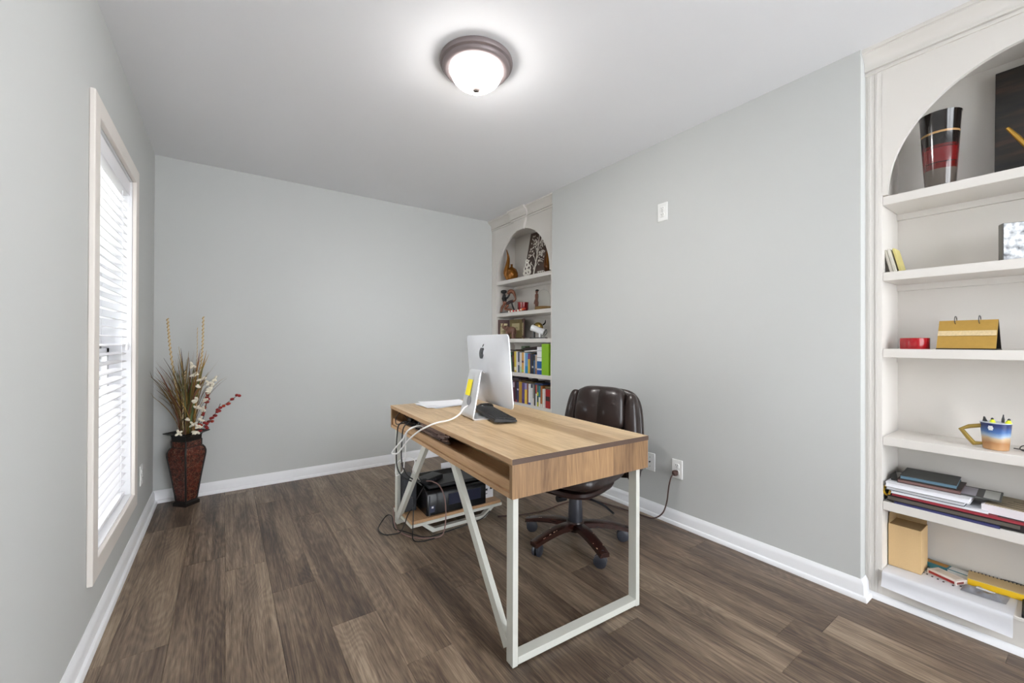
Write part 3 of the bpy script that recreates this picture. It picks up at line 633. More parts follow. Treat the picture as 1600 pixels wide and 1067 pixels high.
box(-.025, .025, -.13, .13, 0, .035).build('housing', BLACKP, psx, bevel=.005)
for y, h in ((-.085, .038), (-.02, .03), (.06, .034)): box(-.022, .026, y-.024, y+.024, .035, .035+h).build('adapter', BLACKG, psx, bevel=.005)
#@@VASE
# ------------------------------------------------------------------ floor vase with dried arrangement
VX, VY = .194, -.152
vs_ = thing('floor_vase', 'tall square tapered red-brown floor vase with black rim in the corner', 'vase', (VX, VY, 0))
m, N, L, P = newmat('crackled_lacquer'); tc = N.new('ShaderNodeTexCoord')
n1 = N.new('ShaderNodeTexNoise'); n1.inputs['Scale'].default_value = 22; n1.inputs['Detail'].default_value = 6; n1.inputs['Distortion'].default_value = 2.2; L.new(tc.outputs['Object'], n1.inputs['Vector'])
vo = N.new('ShaderNodeTexVoronoi'); vo.feature = 'DISTANCE_TO_EDGE'; vo.inputs['Scale'].default_value = 30
va_ = N.new('ShaderNodeVectorMath'); va_.operation = 'SCALE'; va_.inputs['Scale'].default_value = .07; L.new(n1.outputs['Color'], va_.inputs[0])
vb_ = N.new('ShaderNodeVectorMath'); vb_.operation = 'ADD'; L.new(tc.outputs['Object'], vb_.inputs[0]); L.new(va_.outputs[0], vb_.inputs[1]); L.new(vb_.outputs[0], vo.inputs['Vector'])
col = ramp(N, L, n1.outputs['Fac'], [(.34, '170705'), (.47, '3c130c'), (.58, '5c2114'), (.74, '7d3f2b')])
lines = ramp(N, L, vo.outputs['Distance'], [(0, 'b08a70'), (.03, '5a2c20'), (.06, '000000')])
mx = N.new('ShaderNodeMix'); mx.data_type = 'RGBA'; mx.blend_type = 'LIGHTEN'; mx.inputs[0].default_value = .8; L.new(col, mx.inputs[6]); L.new(lines, mx.inputs[7])
L.new(mx.outputs[2], P.inputs['Base Color']); P.inputs['Roughness'].default_value = .35; LACQ = m
VB = mat('15110f', .4, 0, .2, 40)
def sq4(prof): 
    mm = MB(); mm.lathe(prof, 4, ph=-pi/2); return mm
VPR = [(.058, .034), (.064, .08), (.082, .20), (.097, .29), (.106, .345), (.1065, .365), (.100, .385), (.086, .402)]
sq4([(.074, 0), (.074, .022), (.068, .026), (.058, .036)]).build('plinth', VB, vs_, smooth=False)
sq4(VPR).build('body', LACQ, vs_)
sq4([(.083, .402), (.082, .447)]).build('neck', LACQ, vs_, smooth=False)
for z in (.402, .447): sq4([(.084, z-.004), (.087, z), (.084, z+.004)]).build('neck_band', VB, vs_, smooth=False)
rim = MB(); rim.lathe([(.082, .449), (.084, .478), (.090, .486), (.128, .499), (.130, .506), (.124, .506), (.078, .488), (.072, .46)], 4, ph=-pi/2); rim.f.pop(); rim.m.pop(); rim.build('rim', VB, vs_, smooth=False)
for k in range(4):
    a = -pi/2+k*pi/2
    MB().tube([((r-.001)*cos(a), (r-.001)*sin(a), z) for r, z in VPR], .006, 6).build('edge_strip', VB, vs_)
    MB().tube([(.082*cos(a), .082*sin(a), z) for z in (.405, .447)], .005, 6).build('edge_strip', VB, vs_)
ar = thing('dried_arrangement', 'dried grasses, white blossoms and red berry twigs in the floor vase', 'dried flowers', (VX, VY, .47))
rv = random.Random(11)
GC = [mat(c, .7, 0, .2, 60) for c in ('86703f', '6e5430', '97804a', '5a4736', 'a5823e', '7c4c3a', '6c6a47', 'b08a46', '8c7550')]
def ok(p): 
    return Vector((max(p.x, -VX+.012), min(p.y, -VY-.012), p.z))
def blade(x0, y0, dx, dy, h, droop, w, m, name='grass_blade', n=9):
    a = atan2(dy, dx)+pi/2+rv.uniform(-.5, .5); s = Vector((cos(a), sin(a), 0)); vsb = []
    for i in range(n):
        t = i/(n-1); p = Vector((x0+dx*t**1.7, y0+dy*t**1.7, h*t-droop*t**3)); p = ok(p)
        ww = w*(.55+.9*t)*(1-t)**.5 if t < 1 else 0; ww = max(ww, .0006)
        cr = Vector((-s.y, s.x, 0))*.25*ww
        vsb += [tuple(ok(p-s*ww)), tuple(p+cr+Vector((0, 0, 0))), tuple(ok(p+s*ww)), tuple(p-cr*.2)]
    fs = [(4*i+k, 4*i+(k+1) % 4, 4*i+4+(k+1) % 4, 4*i+4+k) for i in range(n-1) for k in range(4)]
    return MB().add(vsb, fs).build(name, m, ar)
for q in range(120):
    a = rv.uniform(0, 1)
    dx = rv.uniform(-.20, .10) if q < 92 else rv.uniform(-.2, .24); dy = rv.uniform(-.22, .12)
    h = rv.uniform(.34, .64)
    blade(rv.uniform(-.04, .035), rv.uniform(-.045, .035), dx, dy, h*(1-.3*abs(dx)), rv.uniform(0, .10)*abs(dx)/.15, rv.uniform(.003, .0068), GC[q % len(GC)])
for x, y, dx, dy, h, w, c in ((.04, -.03, .07, -.03, .60, .009, 'b07f2c'), (.0, -.04, .045, -.03, .50, .013, '6f7a45'), (.02, -.05, .075, -.05, .50, .011, '66754a'), (-.03, -.01, -.055, .0, .55, .007, '8d6b2f'), (-.045, -.03, -.07, -.05, .33, .008, 'a9823c'), (-.0, .01, .035, .02, .60, .006, 'a0742a')):
    blade(x, y, dx, dy, h, 0, w, mat(c, .6, 0, .15, 40), 'broad_leaf')
def coil(pts, r, m, name='curled_stalk', turns=26):
    P = bez(pts, 12); o = MB(); o.tube(P, r*.55, 7); vv = []
    for i, p in enumerate(P):
        t = i/(len(P)-1); vv.append(Vector(p))
    hel = []
    for i in range(len(P)*4):
        t = i/(len(P)*4-1); k = t*(len(P)-1); j = int(min(k, len(P)-2)); p = Vector(P[j]).lerp(Vector(P[j+1]), k-j); a = t*turns*2*pi
        hel.append(p+Vector((cos(a), sin(a), 0))*r*.8)
    o.mi(1).tube(hel, r*.38, 5); return o.build(name, [mat('d8c29a', .7), m], ar)
PALE = mat('b99c6a', .7, 0, .15, 80)
coil([(-.01, -.02, 0), (-.05, -.05, .30), (-.085, -.07, .60), (-.10, -.08, .815)], .0075, PALE)
coil([(.03, -.02, 0), (.065, -.04, .35), (.085, -.05, .60), (.09, -.055, .835)], .007, PALE)
coil([(.02, .02, 0), (.05, .02, .4), (.055, .02, .76)], .003, PALE)
coil([(-.02, -.05, .1), (-.012, -.09, .33), (-.004, -.10, .47)], .0055, mat('1c1a18', .6), 'striped_stalk', 12)
WP = mat('eee6d4', .7, 0, .05, 80)
def blossom(c, s):
    o = MB()
    for k in range(4):
        d = Vector((rv.uniform(-1, 1), rv.uniform(-1, .4), rv.uniform(-.6, 1))).normalized()
        o.sq(Vector(c)+d*s*.8, (s*.55, s*.45, s*.9), 1, 1, 8, 6, d.to_track_quat('Z', 'Y').to_matrix())
    return o.build('blossom', WP, ar)
for st, fl in (([(.01, -.04, 0), (.05, -.10, .15), (.075, -.13, .30), (.09, -.14, .42)], (.1, .2, .27, .34, .4)), ([(.03, -.04, 0), (.08, -.10, .14), (.12, -.13, .26), (.135, -.14, .38)], (.12, .2, .26, .32, .38)), ([(0, -.05, 0), (.03, -.11, .25), (.04, -.13, .50)], (.12, .44, .5)), ([(.0, -.05, .0), (-.03, -.12, .05)], (.05,)), ([(.02, -.05, .0), (.06, -.11, .05), (.08, -.13, .09)], (.05, .08)), ([(.04, -.03, 0), (.10, -.08, .2), (.16, -.1, .40)], (.18, .36, .4))):
    P = bez(st, 8); MB().tube(P, .0016, 5).build('stem', GC[1], ar)
    for z in fl:
        p = min(P, key=lambda q: abs(q.z-z)); blossom((p.x+rv.uniform(-.008, .008), p.y-.008, p.z), rv.uniform(.015, .020))
RED = mat('8e1c1a', .35, 0, .25, 50)
for st, fl in (([(.04, -.03, 0), (.12, -.07, .10), (.20, -.09, .20), (.30, -.11, .285)], (.04, .09, .13, .17, .2, .23, .255, .275)), ([(.03, -.03, 0), (.09, -.08, .12), (.11, -.1, .22), (.115, -.1, .32)], (.04, .08, .16, .2, .24, .27, .3)), ([(.05, -.02, 0), (.11, -.05, .07), (.16, -.06, .15), (.19, -.06, .22)], (.06, .1, .14, .17))):
    P = bez(st, 10); MB().tube(P, .0018, 6).build('twig', mat('33231d', .7), ar)
    for z in fl:
        p = min(P, key=lambda q: abs(q.z-z))
        for k in range(2):
            MB().sq((p.x+rv.uniform(-.012, .012), p.y-rv.uniform(0, .01), p.z+rv.uniform(-.008, .008)), (.0115, .0115, .010), 1, 1, 10, 7).build('berry', RED if rv.random() > .25 else mat('a8361f', .4), ar)
#@@FAR
# ------------------------------------------------------------------ far bookcase contents
AMB = mat('8a561a', .22, .5, .6, 14); AMBD = mat('5c3312', .22, .5, .5, 14)
o1 = thing('gourd_ornament', 'amber bronze gourd ornament with a tall curved leaf, on the arched shelf', 'ornament', (2.885, -.205, FS[0]), radians(-35))
MB().lathe([(.025, 0), (.052, .014), (.070, .055), (.069, .09), (.052, .128), (.02, .15), (.012, .158), (.011, .178), (.016, .182)], 24, (.02, .0, 0)).build('gourd', AMB, o1)
lf = bez([(-.018, -.028, .0), (-.042, -.03, .08), (-.026, -.022, .16), (-.016, -.012, .25), (-.034, -.01, .335)], 5); K = len(lf)
MB().tube(lf, [.004+.024*sin(pi*min(1, (i/(K-1))**.75))**.9*(1-.45*i/K) for i in range(K)], 12, flat=.55).build('leaf', AMB, o1)
tpn = thing('tree_plaque', 'dark wooden wall plaque with white tree of leaves, leaning in the arch', 'plaque', (2.880, -.655, FS[0]), 0)
tpn.rotation_euler = (0, radians(11.5), 0)
box(0, .012, -.20, .20, 0, .475).build('board', wood('plaque_wood', '5a473d', '3a2b25', 1, rough=.6), tpn, smooth=False)
tr = MB(); WT = mat('e9e4da', .6); rq = random.Random(2)
tr.tube([(-.002, .035, .01), (-.002, .03, .20), (-.002, .045, .43)], [.009, .007, .003], 6)
tips_ = []
for z0, s, ln, hh2 in ((.06, 1, .11, .09), (.09, -1, .12, .10), (.14, 1, .13, .12), (.17, -1, .12, .11), (.22, 1, .11, .13), (.25, -1, .11, .12), (.30, 1, .09, .11), (.32, -1, .09, .1)):
    P = bez([(-.002, .032, z0), (-.002, .032+s*ln*.5, z0+hh2*.75), (-.002, .032+s*ln, z0+hh2*.6)], 5); tr.tube(P, .0026, 5)
    for p in P[3::2]:
        for k in range(3): tips_.append((p.y*1.25+rq.uniform(-.03, .03), p.z+rq.uniform(-.03, .05)))
for y, z in tips_:
    if abs(y) < .185 and z < .46: tr.sq((-.002, y, z), (.003, .0052, .0115), 1, 1, 8, 5, rotm(rq.uniform(-.7, .7), 0, 0))
tr.build('tree_relief', WT, tpn, kind='stuff')
q = MB()
for k in range(14): q.obox((-.0015, -.02-.010*k, .035+.004*sin(k*2.1)), (.002, .007, .008+.005*(k % 3)))
q.build('script_line', WT, tpn, smooth=False)
wf = thing('lace_figurine', 'small white openwork figurine in front of the tree plaque', 'figurine', (2.835, -.575, FS[0]))
MB().lathe([(.028, 0), (.03, .004), (.02, .01)], 14).build('foot', WT, wf)
for k, (y, z, r) in enumerate(((0, .04, .028), (.028, .075, .024), (-.026, .08, .024), (0, .115, .026), (.03, .035, .02), (-.03, .04, .02), (.0, .148, .016))):
    a = rq.uniform(-.5, .5); R = rotm(0, 0, a)
    MB().tube([Vector((0, y, z))+R @ Vector((0, r*cos(t*pi/8), r*sin(t*pi/8))) for t in range(17)], .006, 6, cap=False).build('petal_loop', WT, wf)
o2 = thing('teardrop_ornament', 'amber bronze teardrop ornament at the right end of the arched shelf', 'ornament', (2.845, -.885, FS[0]), .4)
MB().lathe([(.018, 0), (.038, .015), (.048, .05), (.044, .10), (.030, .16), (.016, .21), (.006, .26)], 22).build('body', AMBD, o2)
lf = bez([(-.03, -.02, .0), (-.045, -.02, .08), (-.03, -.012, .18), (-.02, -.005, .29)], 5); K = len(lf)
MB().tube(lf, [.004+.018*sin(pi*i/(K-1)) for i in range(K)], 10, flat=.5).build('leaf', AMB, o2)
# shelf 2
sc_ = thing('figure_sculpture', 'abstract brown and black wooden sculpture of two entwined figures', 'sculpture', (2.875, -.185, FS[1]), radians(-52))
BKW = mat('1d1a1b', .4, 0, .2, 40); BRW = mat('7a4a34', .45, 0, .25, 30)
box(-.075, .085, -.03, .03, 0, .014).build('base', BKW, sc_, smooth=False, bevel=.003)
MB().sq((-.045, 0, .232), (.034, .026, .020), .9, 1, 18, 10).build('head', BKW, sc_)
MB().tube(bez([(-.04, 0, .225), (-.04, 0, .19), (-.045, 0, .165), (-.03, 0, .13)], 4), [.012]*4+[.018]*4+[.024]*3+[.026, .02], 10).build('torso', BKW, sc_)
MB().tube(bez([(-.05, 0, .175), (-.01, 0, .165), (.015, 0, .20), (.01, 0, .215)], 4), .011, 8).build('arm', BKW, sc_)
MB().tube(bez([(-.0, 0, .205), (.03, 0, .235), (.065, 0, .215), (.085, 0, .15), (.06, 0, .125)], 5), [.016+.008*sin(i*.3) for i in range(21)], 10).build('arched_body', BRW, sc_)
MB().tube(bez([(.06, 0, .13), (.02, 0, .12), (-.01, 0, .10)], 4), .017, 8).build('lap', mat('33262a', .4), sc_)
MB().tube(bez([(-.03, 0, .13), (-.04, 0, .10), (-.065, 0, .06), (-.075, 0, .012)], 4), [.022]*4+[.014]*5+[.011]*4, 8).build('leg', BRW, sc_)
MB().tube(bez([(-.025, 0, .12), (.0, 0, .085), (-.03, 0, .05), (.03, 0, .035), (.06, 0, .015)], 4), .013, 8).build('leg', BRW, sc_)
MB().tube(bez([(.04, 0, .12), (.055, 0, .07), (.08, 0, .014)], 4), .009, 8).build('leg', BKW, sc_)
rg, N, L, P = newmat('red_glass'); P.inputs['Base Color'].default_value = lin('8c1018'); P.inputs['Roughness'].default_value = .08; P.inputs['Transmission Weight'].default_value = .25; P.inputs['Coat Weight'].default_value = .6
bw = thing('red_bowl', 'red glass candle bowl beside the entwined figures sculpture', 'bowl', (2.89, -.435, FS[1]))
m = MB().lathe([(.02, 0), (.045, .004), (.056, .03), (.058, .085), (.060, .098), (.056, .098), (.053, .085), (.050, .03), (.03, .01)], 28); m.build('bowl', rg, bw)
MB().lathe([(.03, .012), (.04, .014), (.04, .05), (.03, .052)], 18).build('candle', mat('d9cfc6', .5), bw)
f2 = thing('carved_figurine', 'slim brown carved figurine behind the red bowl', 'figurine', (2.965, -.565, FS[1]), -.4)
MB().lathe([(.022, 0), (.022, .01), (.014, .02), (.018, .06), (.02, .09), (.013, .115), (.019, .145), (.018, .17), (.008, .182), (.01, .19)], 16).build('body', mat('6d3f2e', .45, 0, .25, 30), f2)
MB().sq((0, 0, .20), (.014, .014, .016), 1, 1, 14, 8).build('head', mat('6d3f2e', .45), f2); MB().sq((.003, -.004, .212), (.019, .019, .010), 1, 1, 14, 8).build('cap', BKW, f2)
MB().tube(bez([(0, .018, .15), (-.01, .03, .11), (-.015, .035, .08)], 4), .006, 7).build('arm', mat('6d3f2e', .45), f2)
clo = thing('glass_cloche', 'clear glass cloche on a round wooden base at the shelf end', 'cloche', (2.895, -.765, FS[1]))
MB().lathe([(.085, 0), (.088, .006), (.088, .026), (.082, .032)], 32).build('base', mat('8a6b3c', .7, 0, .3, 50), clo)
c = MB().lathe([(.062, .032), (.062, .12), (.056, .155), (.04, .18), (.02, .192), (.006, .195)], 32); c.f.pop(-2); c.m.pop(-2); c.build('dome', CLOCHE, clo)
MB().sq((0, 0, .203), (.009, .009, .01), 1, 1, 12, 8).build('knob', CLOCHE, clo)
gl = thing('bead_garland', 'string of red and white beads along the shelf edge below the red bowl', 'garland', (2.812, -.29, FS[1]))
cols = ['efe6dc', 'b3262a', 'f2ece4', 'c0302c', 'efe8e0', 'a81f24', 'f0e9e0', 'd8502e', 'efe2d2', 'e0672f', 'c83a2a']
MB().tube([(0, -.004-.026*k, .008+.002*sin(k)) for k in range(12)], .0015, 5).build('string', mat('5a3a2a', .6), gl)
for k, c in enumerate(cols): MB().sq((.004*sin(k*2), -.014-.026*k, .0105+.004*(k > 7)*(k-7)), (.0105, .0125, .0105), .8, .8, 12, 8).build('bead', mat(c, .4), gl)
# shelf 3
pq = thing('trifold_plaque', 'three-panel folding wooden plaque with cream text panels', 'plaque', (0, 0, FS[2]))
pp = [(2.81, -.095), (2.925, -.150), (2.945, -.345), (2.885, -.455)]; WD = mat('4b2620', .5, 0, .25, 30); CR = mat('cdbf96', .7, 0, .1, 60); OLV = mat('8a7a52', .6, 0, .25, 40)
for k in range(3):
    (x0, y0), (x1, y1) = pp[k], pp[k+1]; dx, dy = x1-x0, y1-y0; ln = sqrt(dx*dx+dy*dy); a = atan2(dy, dx)
    T = Matrix.Translation((x0, y0, 0)) @ Matrix.Rotation(a, 4, 'Z')
    pn = MB().box(0, ln-.002, 0, .010, 0, .205, T).build('panel', OLV if k == 1 else WD, pq, smooth=False)
    i0, i1 = ln*.2, ln*.8
    MB().box(i0, i1, -.002, .0, .035 if k != 1 else .09, .165, T).build('text_card', CR, pn, smooth=False)
    m = MB(); 
    if k == 0:
        vsx, fsx = text_geo('Live', .05); m.add([(ln/2+v[0], -.0028, .143+v[1]) for v in vsx], fsx, T)
    for r in range(5):
        w = (i1-i0)*random.Random(k*9+r).uniform(.2, .36); zz = .115-.018*r
        if k == 1 and zz < .1: break
        m.box(ln/2-w, ln/2+w, -.003, -.0022, zz, zz+.004, T)
    m.build('lettering', mat('5d553c', .7), pn, smooth=False)
    MB().box(0, ln-.002, -.003, 0, .0, .012, T).build('frame_strip', OLV if k != 1 else WD, pn, smooth=False)
el = thing('elephant_figurine', 'brown carved elephant figurine with raised trunk before the folding plaque', 'figurine', (2.845, -.275, FS[2]), radians(-72))
ELM = mat('6e4a3b', .4, 0, .2, 30)
MB().sq((.01, 0, .088), (.060, .034, .040), .9, 1, 22, 14).build('body', ELM, el)
MB().sq((-.058, 0, .112), (.026, .022, .026), 1, 1, 16, 10, rotm(0, .4, 0)).build('head', ELM, el)
MB().tube(bez([(-.072, 0, .112), (-.092, 0, .115), (-.100, 0, .135), (-.090, 0, .158), (-.078, 0, .166)], 5), [.012-.0004*i for i in range(21)], 9).build('trunk', ELM, el)
for s in (-1, 1):
    MB().sq((-.045, s*.022, .11), (.018, .005, .024), 1, 1, 14, 8, rotm(0, 0, s*.5)).build('ear', ELM, el)
    for x in (-.03, .045): MB().tube([(x, s*.016, .075), (x, s*.017, .03), (x, s*.017, 0)], [.016, .0115, .013], 10).build('leg', ELM, el)
    MB().tube(bez([(-.075, s*.010, .10), (-.088, s*.012, .098), (-.098, s*.012, .104)], 3), .0028, 6).build('tusk', mat('e5dcc8', .4), el)
MB().tube(bez([(.068, 0, .10), (.080, 0, .08), (.078, 0, .055)], 4), .003, 6).build('tail', ELM, el)
rl = thing('rolled_certificate', 'white rolled paper on a black stand with a gold dome behind', 'ornament', (2.865, -.715, FS[2]), radians(-60))
box(-.075, .085, -.035, .03, 0, .010).build('base', BKW, rl, smooth=False, bevel=.002)
MB().tube([(-.062, -.01, .105), (.068, -.01, .058)], .030, 22).build('roll', mat('f3f3f4', .6), rl)
MB().sq((-.01, .022, .105), (.052, .030, .052), 1, 1, 22, 14).build('dome', mat('a58b4a', .25, .7), rl)
MB().sq((-.035, .0, .13), (.007, .012, .007), 1, 1, 10, 6).build('rivet', BKW, rl)
MB().tube(bez([(.04, .022, .13), (.062, .022, .15), (.065, .022, .178)], 4), [.008, .008, .007, .007, .006, .006, .005, .004, .002], 8).build('horn', BKW, rl)
box(.02, .034, -.03, .01, .01, .06).build('cradle', mat('f3f3f4', .5), rl, smooth=False); box(-.045, -.033, -.02, .01, .01, .085).build('cradle', BKW, rl, smooth=False)
MB().tube(bez([(.06, -.01, .02), (.09, -.01, .05), (.085, -.01, .085), (.07, -.01, .06)], 5), .003, 6).build('wire', BKW, rl)
# ------------------------------------------------------------------ books
UY = [(795, -.27), (799, -.318), (804, -.375), (822, -.57), (840, -.751), (851, -.855), (861, -.946), (864, -.975)]
def yu(u):
    for (a, ya), (b_, yb) in zip(UY, UY[1:]):
        if u <= b_: return ya+(yb-ya)*(u-a)/(b_-a)
    return -.975
PAGES = mat('e8e0cf', .8, 0, .06, 120)
ORD = ['first', 'second', 'third', 'fourth', 'fifth', 'sixth', 'seventh', 'eighth', 'ninth', 'tenth', 'eleventh', 'twelfth', 'thirteenth', 'fourteenth', 'fifteenth', 'sixteenth', 'seventeenth', 'eighteenth', 'nineteenth', 'twentieth', 'twenty-first', 'twenty-second', 'twenty-third', 'twenty-fourth']
def book(z, u0, u1, h, col, label, group, bands=(), depth=.15, xf=2.812, lean=0, name='book', cat='book'):
    y0, y1 = yu(u0), yu(u1); th = max(.006, abs(y1-y0)-.0012); c = (y0+y1)/2; t = min(.003, th*.2); m = MB()
    m.box(0, depth, -th/2, -th/2+t, 0, h); m.box(0, depth, th/2-t, th/2, 0, h); m.box(0, t, -th/2+t, th/2-t, 0, h)
    m.mi(1).box(t, depth-.004, -th/2+t, th/2-t, .003, h-.003)
    ms_ = [mat(col, .5, 0, .08, 40), PAGES]
    for k, (f0, f1, bc) in enumerate(bands):
        ms_.append(mat(bc, .5)); m.mi(2+k).box(-.0006, .0, -th/2, th/2, h*f0, h*f1)
    o = m.build(name, ms_, None, smooth=False, loc=(xf, c, z)); o.rotation_euler = (lean, 0, 0)
    return tag(o, label, cat, group)
B4 = [(797.5, 800.2, .205, '7b6a58', 'tan', ()), (800.4, 803, .20, '3f6b52', 'green', ((.75, .85, '27372d'),)), (803.2, 806, .205, '3b2a24', 'dark brown', ((.5, .8, '6b3a34'),)), (806.2, 809.3, .21, 'd9bf45', 'yellow', ((.1, .25, 'f0e9c4'),)), (809.5, 811.4, .208, 'e2e0dc', 'white', ()), (811.5, 814.2, .208, '5a5f6e', 'slate grey', ((.35, .5, 'c9c9cc'),)), (814.4, 817.6, .20, 'ded9d2', 'off-white', ((.0, .3, 'b9cfb4'),)), (817.8, 820.6, .20, 'd9a24a', 'orange', ((.5, .6, '6a2f2a'), (.05, .15, 'b8cf4a'))), (820.8, 822.6, .20, 'eceae6', 'thin white', ()), (822.8, 827.2, .197, '6aa0cf', 'sky blue', ((.0, .35, '2e8ec0'),)), (827.4, 830.6, .192, 'd6b640', 'yellow and purple', ((.72, 1, '7a4673'),)), (830.8, 833.4, .19, '2a2c4a', 'navy', ()), (833.6, 836, .187, '26282a', 'black', ((.3, .4, 'bdbdb8'),)), (836.2, 838.6, .185, '3a5d86', 'steel blue', ((.7, .95, '23262c'),)), (838.8, 841.2, .183, 'c9b49c', 'beige', ((.0, .3, '8e6a5a'),))]
for i, (a, c, h, col, cn, bd) in enumerate(B4):
    book(FS[3], a, c, h, col, f'{cn} spine, {ORD[i]} upright book from the computer on the upper book shelf', 'books on the upper book shelf', bd, depth=.15, lean=-.03 if i < 5 else 0)
book(FS[3], 841.6, 850, .258, 'eeeef0', 'tall white and blue folder box beside the lime green binder', 'books on the upper book shelf', ((.0, .16, '2a4fa0'), (.22, .48, '2065a8'), (.6, .63, 'b4b8bc'), (.85, .87, 'b4b8bc')), depth=.19, name='folder_box', cat='folder')
gb = book(FS[3], 850.3, 861.5, .285, '8fc31f', 'lime green ring binder at the end of the upper book shelf', 'books on the upper book shelf', (), depth=.2, xf=2.80, name='ring_binder', cat='binder')
tag(box(-.06, .0, -.04, .03, 0, .262).build('file_box', mat('6f8266', .6), None, smooth=False, bevel=.002, loc=(3.03, yu(800)+.0, FS[3])), 'muted green box standing behind the first upright books', 'box')
def flat(x, y0, y1, z, th, dep, col, label, group=None, rx=0, edge=None, name='book'):
    m = MB(); w = abs(y1-y0)/2; m.box(0, dep, -w, w, 0, th*.15).box(0, dep, -w, w, th*.85, th).box(0, .002, -w, w, th*.15, th*.85); m.mi(1).box(.002, dep-.004, -w+.002, w-.002, th*.15, th*.85)
    o = m.build(name, [mat(col, .5, 0, .1, 30), PAGES if edge is None else mat(edge, .6)], None, smooth=False, loc=(x, (y0+y1)/2, z)); o.rotation_euler = (rx, 0, 0)
    return tag(o, label, 'book', group)
g4 = 'books lying on top of the upper row'
flat(2.825, yu(820), yu(841), FS[3]+.212, .012, .14, 'd9d8d6', 'pale grey book lying on top of the upper row', g4, -.06, 'cfcfcf')
flat(2.822, yu(818), yu(841), FS[3]+.231, .022, .15, '2c1f1c', 'dark brown book lying topmost on the upper row', g4, -.09, 'c99f2c')
flat(2.815, yu(797), yu(808), FS[3]+.213, .014, .14, '2a221e', 'black-brown booklet lying over the leftmost upper books', g4, 0.0, '4a3a30')
B5 = [(799.5, 802, .205, 'dcd8d4', 'white', ()), (802.2, 804, .205, '3a4064', 'dark blue', ((.1, .3, '7a2a3a'),)), (804.2, 806.2, .205, '6a2f42', 'maroon', ((.7, .95, 'c9b8c4'),)), (806.4, 808.2, .205, '4a1f2c', 'burgundy', ()), (808.4, 810.2, .2, '1f1d24', 'black', ((.0, .12, 'b02a2a'),)), (810.4, 813.2, .2, '3c3864', 'indigo', ((.6, .68, 'bdb9d4'),)), (813.4, 818, .208, 'b98d2c', 'mustard', ()), (818.2, 822, .202, '5c4a86', 'purple', ((.0, .2, '443074'),)), (822.2, 826, .2, 'e6c34a', 'yellow and lilac', ((.7, 1, '9a8fb8'),)), (826.2, 828, .2, '7a2c2a', 'dark red', ()), (828.2, 832, .2, 'e6e6e4', 'broad white', ((.0, .1, '34549a'),)), (832.2, 835, .2, 'dcdcda', 'pale grey', ((.82, 1, '3c3f55'),)), (835.2, 837.2, .196, '8f8a84', 'grey', ((.0, .35, 'd9cfc4'),)), (837.4, 839.2, .196, '2a3230', 'black-green', ()), (839.4, 841.4, .2, 'e8e6e4', 'white with red top', ((.58, 1, 'b8402e'),)), (841.6, 844, .198, '3c5c50', 'dark green', ((.0, .2, 'c7c23c'), (.5, .66, 'd0d63a'))), (844.2, 847, .196, '2c7786', 'teal', ((.0, .45, 'ece6d4'),)), (847.2, 850, .196, 'a8642e', 'orange-brown', ((.0, .15, 'd9d4cc'),)), (850.2, 853, .17, 'e0ddd6', 'short white', ()), (853.2, 855, .17, 'd9c4c4', 'pale pink', ()), (855.2, 861.5, .172, 'a81c1e', 'bright red', ((.38, .62, '2a1a1a'),))]
for i, (a, c, h, col, cn, bd) in enumerate(B5):
    book(FS[4], a, c, h, col, f'{cn} spine, {ORD[i]} upright book from the computer on the lower book shelf', 'books on the lower book shelf', bd, depth=.15)
g5 = 'books lying on top of the lower row'
flat(2.815, yu(798), yu(816), FS[4]+.2085, .018, .14, '3a2a26', 'dark brown book lying over the mustard spine book', g5, 0, '7a6652')
flat(2.818, yu(798), yu(812), FS[4]+.2275, .016, .13, '2c2030', 'plum book lying topmost at the left of the lower row', g5, 0, '5a4650')
flat(2.815, yu(823), yu(837), FS[4]+.2085, .014, .14, '4a3a1e', 'olive brown book lying over the broad white spine book', g5, 0, '8a7a50')
flat(2.815, yu(837.5), yu(850), FS[4]+.2015, .012, .14, '2a3a66', 'navy book lying over the teal spine book', g5, 0, '5a6a90')
MB_ = MB().sq((0, 0, .014), (.03, .04, .014), .8, .8, 16, 8); tag(MB_.build('pouch', mat('231a18', .5), None, loc=(2.86, yu(832), FS[4]+.2235)), 'small black pouch lying on top of the lower book row', 'pouch')
flat(2.84, yu(850.5), yu(862), FS[4]+.1735, .02, .14, '6b5a3c', 'brown book lying over the bright red spine book', g5, 0, '3a3224')
#@@NEAR
# ------------------------------------------------------------------ near bookcase contents
m, N, L, P = newmat('banded_glaze'); tc = N.new('ShaderNodeTexCoord'); sp = N.new('ShaderNodeSeparateXYZ'); L.new(tc.outputs['Object'], sp.inputs[0])
nz = N.new('ShaderNodeTexNoise'); nz.inputs['Scale'].default_value = 30; L.new(tc.outputs['Object'], nz.inputs['Vector'])
zz = math_node(N, L, 'DIVIDE', sp.outputs[2], .31); zz = math_node(N, L, 'ADD', zz, math_node(N, L, 'MULTIPLY', math_node(N, L, 'SUBTRACT', nz.outputs['Fac'], .5), .012))
r = N.new('ShaderNodeValToRGB'); r.color_ramp.interpolation = 'CONSTANT'; e = r.color_ramp.elements; e[0].color = lin('5e554d'); e[1].position = .265; e[1].color = lin('5c110e')
for p_, c_ in ((.34, '2a0d0b'), (.352, '691214'), (.54, '2a0d0b'), (.55, '54100e'), (.585, '17110f'), (.735, 'a98458'), (.765, '17110f')):
    q = e.new(p_); q.color = lin(c_)
L.new(zz, r.inputs[0]); L.new(r.outputs[0], P.inputs['Base Color']); P.inputs['Roughness'].default_value = .16; P.inputs['Coat Weight'].default_value = .5
vn = thing('tapered_vase', 'tall glossy tapered vase banded in black, red and silver on the top shelf', 'vase', (2.895, -3.405, NS[0]))
